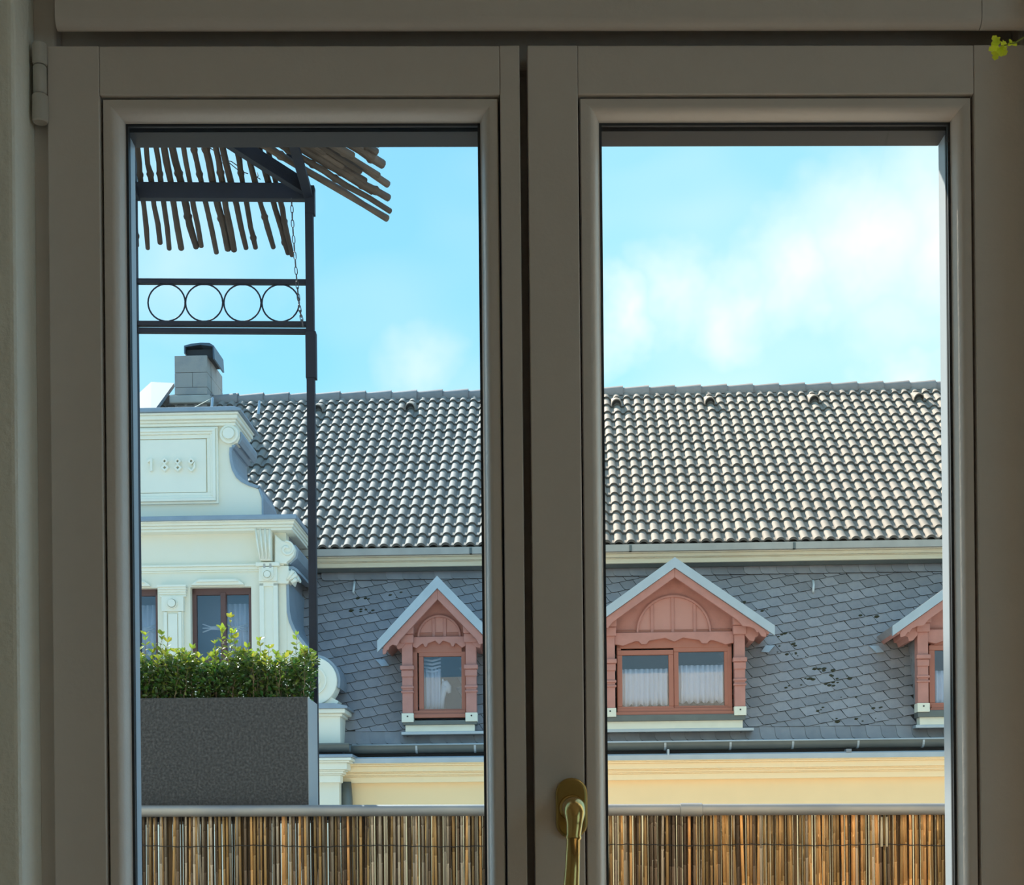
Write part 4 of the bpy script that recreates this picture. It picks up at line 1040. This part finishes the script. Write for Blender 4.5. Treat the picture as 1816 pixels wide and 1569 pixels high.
# lower bay wall, with its own eaves cornice
MB().box(2 * ax_g - gx_r, gx_r, GD, .1, 0, GZ(1346, GD, 580)).build('bay_wall', 'gable_cream', gab)
zt_, zb_ = GZ(1346, GD, 580), GZ(1388, GD, 580)
cornice(MB(), 2 * ax_g - gx_r, gx_r - .05, GD, lower_steps(zt_, zb_), .8, .8).build('bay_cornice', 'gable_trim', gab, bevel=.008)
MB().box(2 * ax_g - gx_r - .22, gx_r + .20, GD - .30, .05, zt_, GZ(1337, GD - .3, 580)).build('bay_flashing', 'zinc_side', gab, bevel=.01)
gutter(2 * ax_g - gx_r - .1, hx_(622, 1325, GD - .1), GD - .16, GZ(1320, GD - .2, 590), .085, gab)
MB().box(2 * ax_g - gx_r, gx_r + .05, GD - .05, .02, GZ(1340, GD, 580), GZ(1318, GD, 580)).build('bay_eaves_board', 'underlay', gab)
# downpipe between bay and facade
xd = hx_(615, 1405, -.12); MB().tube([(xd, -.12, 1.0), (xd, -.12, H.z(615, 1420, -.12)), (xd - .002, -.12, H.z(614, 1386, -.12))], [.075, .07, .055], 16).build('downpipe', 'zinc_dark', gab, smooth=True)
# gable wall with window openings: built from pieces around the two windows
wl_, wr_, wt_, wb_ = GX(338, 1100), GX(446, 1100), GZ(1040), GZ(1175)
edge = GX(508, 1050)
gm = MB(); xm_ = ax_g
gm.box(wr_, edge, GD, GD + .2, GZ(1325), wt_); gm.box(2 * xm_ - wl_, wl_, GD, GD + .2, GZ(1325), wt_); gm.box(2 * xm_ - edge, 2 * xm_ - wr_, GD, GD + .2, GZ(1325), wt_)
gm.box(2 * xm_ - edge, edge, GD, GD + .2, wt_, GZ(925))
gm.box(wl_, wr_, GD, GD + .2, GZ(1325), wb_); gm.box(2 * xm_ - wr_, 2 * xm_ - wl_, GD, GD + .2, GZ(1325), wb_)
gm.build('gable_wall', 'gable_cream', gab)
# body behind the front, clad in zinc and slate
MB().prism([gp(507, 1322), gp(507, 1000), gp(507, 930), mir([gp(507, 930)])[0], mir([gp(507, 1322)])[0]], GD + .6, 2.2).build('gable_body', 'zinc_side', gab)
for s_ in (0, 1):
    x = edge - .02 if s_ == 0 else 2 * ax_g - edge + .02
    MB().box(x - .02, x + .02, GD + .2, .9, GZ(1325), GZ(925)).build('gable_cheek', 'slate_bulk', gab)
# flanks: concave zinc-capped scrolls down to the big volutes
flank = [(507, 1035), (507.5, 1060), (508.5, 1085), (512, 1102), (518, 1116), (526, 1129), (536, 1142), (548, 1155), (556, 1166)]
for s_ in (0, 1):
    M_ = (lambda q: q) if s_ == 0 else mir
    fl = [gp(u, v) for u, v in flank]
    MB().prism(M_(fl + [gp(556, 1250), gp(495, 1250), gp(495, 1035)]), GD + .01, GD + .2).build('flank', 'gable_cream', gab)
    off = [(x + .035, z + .012) for x, z in fl]
    MB().prism(M_(fl + off[::-1]), GD - .0, .95).build('flank_capping', 'zinc_side', gab)
    sidep = [gp(u + 3, v) for u, v in flank] + [gp(560, 1250), gp(500, 1250)]
    MB().prism(M_(sidep), GD + .2, .6).build('flank_cheek', 'slate_bulk', gab)
    # big volute on its pedestal
    c = gp(557, 1209); cxx = c[0] if s_ == 0 else 2 * ax_g - c[0]; r = 43 / F * 17.55
    v_ = MB(); v_.disc(cxx, c[1], r, GD - .10, GD + .22, 36); vo = v_.build('volute', 'gable_trim', gab, bevel=.015)
    m = MB(); m.ring(cxx, c[1], r * .52, r * .58, GD - .13, GD - .09, 28); m.ring(cxx, c[1], r * .25, r * .31, GD - .14, GD - .09, 24); m.disc(cxx, c[1], r * .14, GD - .14, GD - .09, 16); m.build('volute_scroll', 'gable_trim', vo)
    MB().ring(cxx, c[1], r + .002, r + .032, GD - .05, .15, 26, *((-.25, 2.0) if s_ == 0 else (1.14, 3.39))).build('volute_capping', 'zinc_side', vo)
    MB().prism(M_([gp(540, 1252), gp(598, 1250), gp(602, 1244), gp(585, 1235), gp(540, 1240)]), GD - .06, GD + .2).build('volute_foot', 'gable_trim', vo)
    xp0, xp1 = (GX(520, 1290), GX(604, 1290)) if s_ == 0 else (2 * ax_g - GX(604, 1290), 2 * ax_g - GX(520, 1290))
    MB().box(xp0, xp1, GD - .04, .3, GZ(1325, GD, 585), GZ(1270, GD, 585)).build('pedestal', 'gable_trim', gab)
    m = MB(); m.box(xp0 - .03, xp1 + .03, GD - .08, .35, GZ(1271, GD, 585), GZ(1266, GD, 585)); m.box(xp0 - .07, xp1 + .07, GD - .13, .4, GZ(1266, GD, 585), GZ(1258, GD, 585)); m.build('pedestal_cornice', 'gable_trim', gab, bevel=.01)
    MB().prism([(xp0 - .09, GZ(1258, GD, 585)), (xp1 + .10, GZ(1258, GD, 585)), (xp1 + .10, GZ(1254, GD, 585)), (xp1 - .05, GZ(1249, GD, 585)), (xp0 - .09, GZ(1249, GD, 585))], GD - .16, .5).build('pedestal_capping', 'zinc_side', gab)
    # small scroll and carved leaf under the cornice
    c = gp(511, 977); cxx = c[0] if s_ == 0 else 2 * ax_g - c[0]; sg = 1 if s_ == 0 else -1
    M2 = lambda pts: pts if s_ == 0 else mir(pts)
    sc_m = MB(); sc_m.prism(M2([gp(490, 1002), gp(490, 950), gp(503, 962), gp(514, 962), gp(522, 967), gp(526, 976), gp(524, 987), gp(517, 995), gp(511, 999), gp(511, 1002)]), GD - .10, GD + .15)
    so_ = sc_m.build('scroll', 'gable_trim', gab, bevel=.012)
    sp_ = [(cxx + sg * (.012 + .011 * a) * math.cos(a + .5), GD - .105, c[1] + (.012 + .011 * a) * math.sin(a + .5)) for a in [k * .3 for k in range(26)]]
    MB().tube(sp_, [.022 - .0004 * k for k in range(26)], 8).build('scroll_spiral', 'gable_trim', so_, smooth=True)
    MB().prism(M2([gp(524, 966), gp(530, 975), gp(527, 990), gp(514, 1001), gp(512, 998), gp(523, 988), gp(526, 976), gp(521, 966)]), GD + .0, .9).build('scroll_capping', 'zinc_side', so_)
    m = MB(); m.prism(M2([gp(490, 1036), gp(490, 1004), gp(513, 1004), gp(513, 1013), gp(523, 1012), gp(526, 1016), gp(531, 1026), gp(530, 1031), gp(524, 1027), gp(520, 1038), gp(515, 1030), gp(512, 1036)]), GD - .05, GD + .15); lf_ = m.build('carved_leaf', 'gable_trim', gab, bevel=.012)
    m = MB()
    for a, b in (((510, 1030), (522, 1014)), ((514, 1030), (528, 1020)), ((518, 1034), (528, 1029))): m.tube([(M2([gp(*a)])[0][0], GD - .055, gp(*a)[1]), (M2([gp(*b)])[0][0], GD - .075, gp(*b)[1])], [.012, .03], 7)
    m.build('leaf_ribs', 'gable_trim', lf_, smooth=True)
    MB().prism(M2([gp(512, 1004), gp(520, 1004), gp(528, 1009), gp(532, 1018), gp(528, 1016), gp(522, 1010), gp(512, 1010)]), GD + .0, .9).build('leaf_capping', 'zinc_side', lf_)
    # console bracket with flutes under the main cornice
    m = MB(); 
    cn = M2([gp(456, 941), gp(485, 941), gp(485.5, 998), gp(464.5, 998)]); m.prism(cn, GD - .16, GD); co_ = m.build('console', 'gable_trim', gab, bevel=.012)
    m = MB()
    for k in range(4):
        f = .08 + k * .28; a = M2([gp(456 + 29 * f, 943)])[0]; b = M2([gp(464.5 + 21 * f, 996)])[0]
        m.tube([(a[0], GD - .165, a[1]), ((a[0] + b[0]) / 2, GD - .185, (a[1] + b[1]) / 2), (b[0], GD - .165, b[1])], .012, 6)
    m.build('flutes', 'gable_trim', co_, smooth=True)
    # pilaster under it
    xa, xb = sorted((M2([gp(462.5, 1100)])[0][0], M2([gp(495, 1100)])[0][0]))
    m = MB(); w = xb - xa
    m.box(xa, xb, GD - .05, GD, GZ(1325), GZ(1036)); m.box(xa, xa + w * .25, GD - .075, GD, GZ(1325), GZ(1036)); m.box(xb - w * .25, xb, GD - .075, GD, GZ(1325), GZ(1036)); m.box(xa, xb, GD - .075, GD, GZ(1042), GZ(1034)); 
    pi_ = m.build('pilaster', 'gable_trim', gab, bevel=.006)
    m = MB(); m.box(xa - .03, xb + .03, GD - .13, GD, GZ(1008), GZ(1001)); m.box(xa - .0, xb - .0, GD - .10, GD, GZ(1034), GZ(1008)); m.build('pilaster_cap', 'gable_trim', pi_, bevel=.008)
    cxx = (xa + xb) / 2; zc = GZ(1023); rr_ = 10.5 / F * 17.5
    m = MB(); m.prism([(cxx - rr_, zc + .09)] + [(cxx + rr_ * math.cos(a), zc + rr_ * math.sin(a)) for a in [math.pi + math.pi * k / 14 for k in range(15)]] + [(cxx + rr_, zc + .09)], GD - .13, GD - .09); m.build('shield', 'gable_trim', pi_, bevel=.006)
    m = MB(); m.disc(cxx, zc, rr_ * .55, GD - .16, GD - .12, 20); m.ring(cxx, zc, rr_ * .66, rr_ * .80, GD - .145, GD - .12, 20); m.build('boss', 'gable_trim', pi_, bevel=.004)
    m = MB()
    for dx in (-.035, .035): m.box(cxx + dx - .012, cxx + dx + .012, GD - .132, GD - .10, zc + .075, zc + .125)
    m.build('slots', 'fascia', pi_)
    # window
    xw0, xw1 = (wl_, wr_) if s_ == 0 else (2 * ax_g - wr_, 2 * ax_g - wl_)
    wf = MB(); yb = GD + .09; b = .05
    wf.box(xw0, xw1, yb, yb + .06, wt_ - .075, wt_); wf.box(xw0, xw0 + b, yb, yb + .06, wb_, wt_); wf.box(xw1 - b, xw1, yb, yb + .06, wb_, wt_); xc = (xw0 + xw1) / 2 + .01
    wf.box(xc - .032, xc + .032, yb - .02, yb + .06, wb_, wt_ - .05); wf.box(xw0, xw1, yb, yb + .06, wb_, wb_ + .06)
    wf_ = wf.build('gable_window', 'brown_frame', gab, bevel=.006)
    for x0, x1 in ((xw0 + b, xc - .032), (xc + .032, xw1 - b)):
        MB().box(x0, x1, yb + .03, yb + .036, wb_ + .05, wt_ - .07).build('pane', 'house_pane', wf_)
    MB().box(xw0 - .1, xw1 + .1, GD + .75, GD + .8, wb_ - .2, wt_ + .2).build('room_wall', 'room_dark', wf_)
    m = MB(); n = 40                                       # half-drawn curtain on the right
    for j in range(2):
        for k in range(n + 1):
            f = k / n; m.v.append((xw0 + (xw1 - xw0) * (.42 + .55 * f), yb + .16 + .02 * math.sin(f * 40), (wt_ - .16) if j == 0 else wb_ + .09 - .05 * (1 - f)))
    m.f += [(k, k + 1, n + 2 + k, n + 1 + k) for k in range(n)]
    cu = m.build('curtain', 'curtain', wf_, smooth=True); cu.modifiers.new('thick', 'SOLIDIFY').thickness = .004
    m = MB(); zc_ = GZ(1109)
    for x0, sg_ in ((xw0 + .10, 1), (xw1 - .08, -1)):
        for dz in (-.03, 0, .03): m.tube([(x0, yb + .08, zc_ + dz * 1.6), (x0 + sg_ * .10, yb + .08, zc_ + dz * .4), (x0 + sg_ * .24, yb + .08, zc_ + dz * .6)], .008, 5)
    m.build('window_ornament', 'white_thing', wf_, smooth=True)
    m = MB()
    for x0 in (xw0 + .25, xc + .20):
        for dx in (-.03, 0, .03): m.tube([(x0, yb + .08, wb_ + .10), (x0 + dx, yb + .08, wb_ + .19)], .008, 5)
    m.build('window_ornament', 'white_thing', wf_, smooth=True)
    m = MB(); x0, x1 = xw0 + .02, xw1 - .07; z0 = wt_ + .012; h = GZ(1027) - z0
    m.prism([(x0, z0), (x1, z0), (x1 - .02, z0 + h * .35), (x1 - .07, z0 + h * .8), (x1 - .09, z0 + h), (x0 + .09, z0 + h), (x0 + .07, z0 + h * .8), (x0 + .02, z0 + h * .35)], GD - .06, GD); m.prism([(x0 + .06, z0 + h * .45), (x1 - .06, z0 + h * .45), (x1 - .1, z0 + h * .85), (x0 + .1, z0 + h * .85)], GD - .085, GD); m.build('window_hood', 'gable_trim', gab, bevel=.006)
# centre pilaster
xa, xb = GX(285, 1100), GX(327, 1100); xa, xb = ax_g - (xb - xa) / 2, ax_g + (xb - xa) / 2
m = MB(); w = xb - xa
m.box(xa + .02, xb - .02, GD - .05, GD, GZ(1325), GZ(1057)); m.box(xa + .035, xa + .075, GD - .075, GD, GZ(1325), GZ(1085)); m.box(xb - .075, xb - .035, GD - .075, GD, GZ(1325), GZ(1085)); m.box(ax_g - .055, ax_g + .055, GD - .075, GD, GZ(1325), GZ(1088)); m.box(xa + .01, xb - .01, GD - .08, GD, GZ(1084), GZ(1057))
cp_ = m.build('pilaster', 'gable_trim', gab, bevel=.006)
m = MB(); cornice(m, xa, xb, GD, [(GZ(1058), GZ(1054), .06), (GZ(1054), GZ(1050), .075), (GZ(1050), GZ(1046), .09), (GZ(1046), GZ(1042), .105), (GZ(1042), GZ(1038), .12)], .25, .25); m.build('pilaster_cap', 'gable_trim', cp_, bevel=.004)
zc = GZ(1070.5); m = MB(); m.disc(ax_g, zc, .045, GD - .13, GD - .07, 20); m.ring(ax_g, zc, .05, .062, GD - .11, GD - .07, 20); m.build('boss', 'gable_trim', cp_, bevel=.004)
# frieze mouldings and main cornice with zinc cover
xe = GX(505, 1005); m = MB(); cornice(m, 2 * ax_g - xe, xe, GD, [(GZ(1014), GZ(1011), .02), (GZ(1011), GZ(1005), .035), (GZ(1005), GZ(1001.5), .06)]); m.build('architrave', 'gable_trim', gab, bevel=.006)
xe = GX(509, 935); m = MB()
cs = [(GZ(941, GD - .16), GZ(936, GD - .17), .16), (GZ(936, GD - .17), GZ(930.5, GD - .19), .185), (GZ(930.5, GD - .19), GZ(925, GD - .21), .215), (GZ(925, GD - .22), GZ(921.5, GD - .25), .25)]
for z0, z1, p in cs: m.box(2 * ax_g - xe - p * .55, xe + p * .55, GD - p, .85, z0, z1)
m.build('main_cornice', 'gable_trim', gab, bevel=.012)
z0, z1 = GZ(921.5, GD - .27), GZ(913, GD - .27)
MB().box(2 * ax_g - xe - .155, xe + .155, GD - .275, .95, z0, z1).build('cornice_capping', 'zinc_side', gab, bevel=.008)
# dated upper storey
outline = [(418, 752), (419, 757), (425, 764), (425, 777), (421, 785), (415, 787), (415, 793), (407.5, 794), (407, 806), (408.5, 820), (412, 834), (419, 847), (428, 855), (440, 861), (452, 865), (458, 867), (464, 884), (464.5, 915)]
ol = [gp(u, v) for u, v in outline]; ol = ol + mir(ol)[::-1]
top_ = [gp(418, 735), ]; ol = [gp(418, 738)] + ol + mir([gp(418, 738)])
MB().prism(ol, GD, GD + .2).build('attic_wall', 'gable_cream', gab)
MB().prism([(x - .02 if x > ax_g else x + .02, z - .02) for x, z in ol], GD + .2, .45).build('attic_body', 'zinc_side', gab)
m = MB(); xe = GX(414, 745)
for z0, z1, p in ((GZ(756), GZ(750.5), .05), (GZ(750.5), GZ(746), .075), (GZ(746), GZ(739), .115), (GZ(739), GZ(735), .14)): m.box(2 * ax_g - xe - p * .6, xe + p * .6, GD - p, .45, z0, z1)
m.build('attic_cornice', 'gable_trim', gab, bevel=.012)
MB().prism([(2 * ax_g - xe - .12, GZ(735)), (xe + .12, GZ(735)), (xe + .12, GZ(731)), (xe + .05, GZ(727.5)), (2 * ax_g - xe - .05, GZ(727.5)), (2 * ax_g - xe - .12, GZ(731))], GD - .17, .55).build('attic_capping', 'zinc_side', gab, bevel=.006)
for s_ in (0, 1):
    M2 = (lambda q: q) if s_ == 0 else mir
    c = M2([gp(407.5, 771)])[0]; r = 17 / F * 17.5
    m = MB(); m.disc(c[0], c[1], r, GD - .05, GD + .1, 30); vo = m.build('rosette', 'gable_trim', gab, bevel=.012)
    m = MB(); m.disc(c[0], c[1], r * .60, GD - .085, GD - .04, 24); m.ring(c[0], c[1], r * .70, r * .78, GD - .06, GD - .04, 24); m.build('rosette_boss', 'gable_trim', vo, bevel=.008)
    arc = [gp(424.5, 764), gp(426, 771), gp(425, 778), gp(421, 785.5)]
    MB().prism(M2(arc + [(x + .02, z - .005) for x, z in arc[::-1]]), GD + .02, .55).build('scroll_capping', 'zinc_side', gab)
    cv = [gp(u, v) for u, v in [(415, 793.5), (407.5, 794), (407, 806), (408.5, 820), (412, 834), (419, 847), (428, 855), (440, 861), (452, 865), (457, 866)]]
    MB().prism(M2(cv + [(x + .028, z + .028) for x, z in cv[::-1]]), GD - .02, .50).build('scroll_capping', 'zinc_side', gab)
    cv = [gp(u, v) for u, v in [(458, 867), (461, 874), (464.2, 884), (464.7, 914)]]
    MB().prism(M2(cv + [(x + .02, z + .008) for x, z in cv[::-1]]), GD - .01, .50).build('scroll_capping', 'zinc_side', gab)
# panel with the date
pr = GX(388, 820); m = MB()
def rect_frame(m, xr, zt, zb, w, y0, y1):
    xl = 2 * ax_g - xr
    m.box(xl, xr, y0, y1, zt - w, zt); m.box(xl, xr, y0, y1, zb, zb + w); m.box(xl, xl + w, y0, y1, zb + w, zt - w); m.box(xr - w, xr, y0, y1, zb + w, zt - w)
pk = 17.5 / F
rect_frame(m, pr, GZ(757), GZ(893), 4 * pk, GD - .04, GD); rect_frame(m, pr - 4 * pk, GZ(761), GZ(889), 5 * pk, GD - .075, GD); rect_frame(m, pr - 9 * pk, GZ(766), GZ(884), 4 * pk, GD - .055, GD); rect_frame(m, pr - 13 * pk, GZ(770), GZ(880), 7 * pk, GD - .03, GD)
m.build('panel_frame', 'gable_trim', gab, bevel=.005)
MB().box(2 * ax_g - (pr - 22 * pk), pr - 22 * pk, GD - .022, GD, GZ(872), GZ(778)).build('date_panel', 'gable_trim', gab, bevel=.006)
# the figures 1 8 8 9: raised, angular strokes
dh = 22 * pk
def digit(ch, u):
    x0, z0 = gp(u, 826); m = MB(); yf, yb = GD - .075, GD - .02
    q = lambda pts: [(x0 + a * dh, z0 + b * dh) for a, b in pts]
    if ch == '1': m.prism(q([(.13, -.52), (.13, .53), (.03, .53), (-.26, .34), (-.26, .14), (-.05, .27), (-.05, -.44), (-.12, -.50), (-.04, -.56)]), yf, yb)
    if ch in '89': m.ring(x0, z0 + .27 * dh, .115 * dh, .30 * dh, yf, yb, 4)
    if ch == '8': m.ring(x0, z0 - .25 * dh, .125 * dh, .34 * dh, yf + .003, yb, 4)
    if ch == '9': m.prism(q([(.30, .27), (.34, -.26), (.06, -.56), (-.06, -.56), (-.30, -.33), (-.21, -.20), (.02, -.40), (.17, -.20), (.17, .02)]), yf + .003, yb)
    m.build('numeral', 'gable_trim', gab, bevel=.004)
for c_, u in zip('1889', (270, 294.5, 317.5, 341.5)): digit(c_, u)
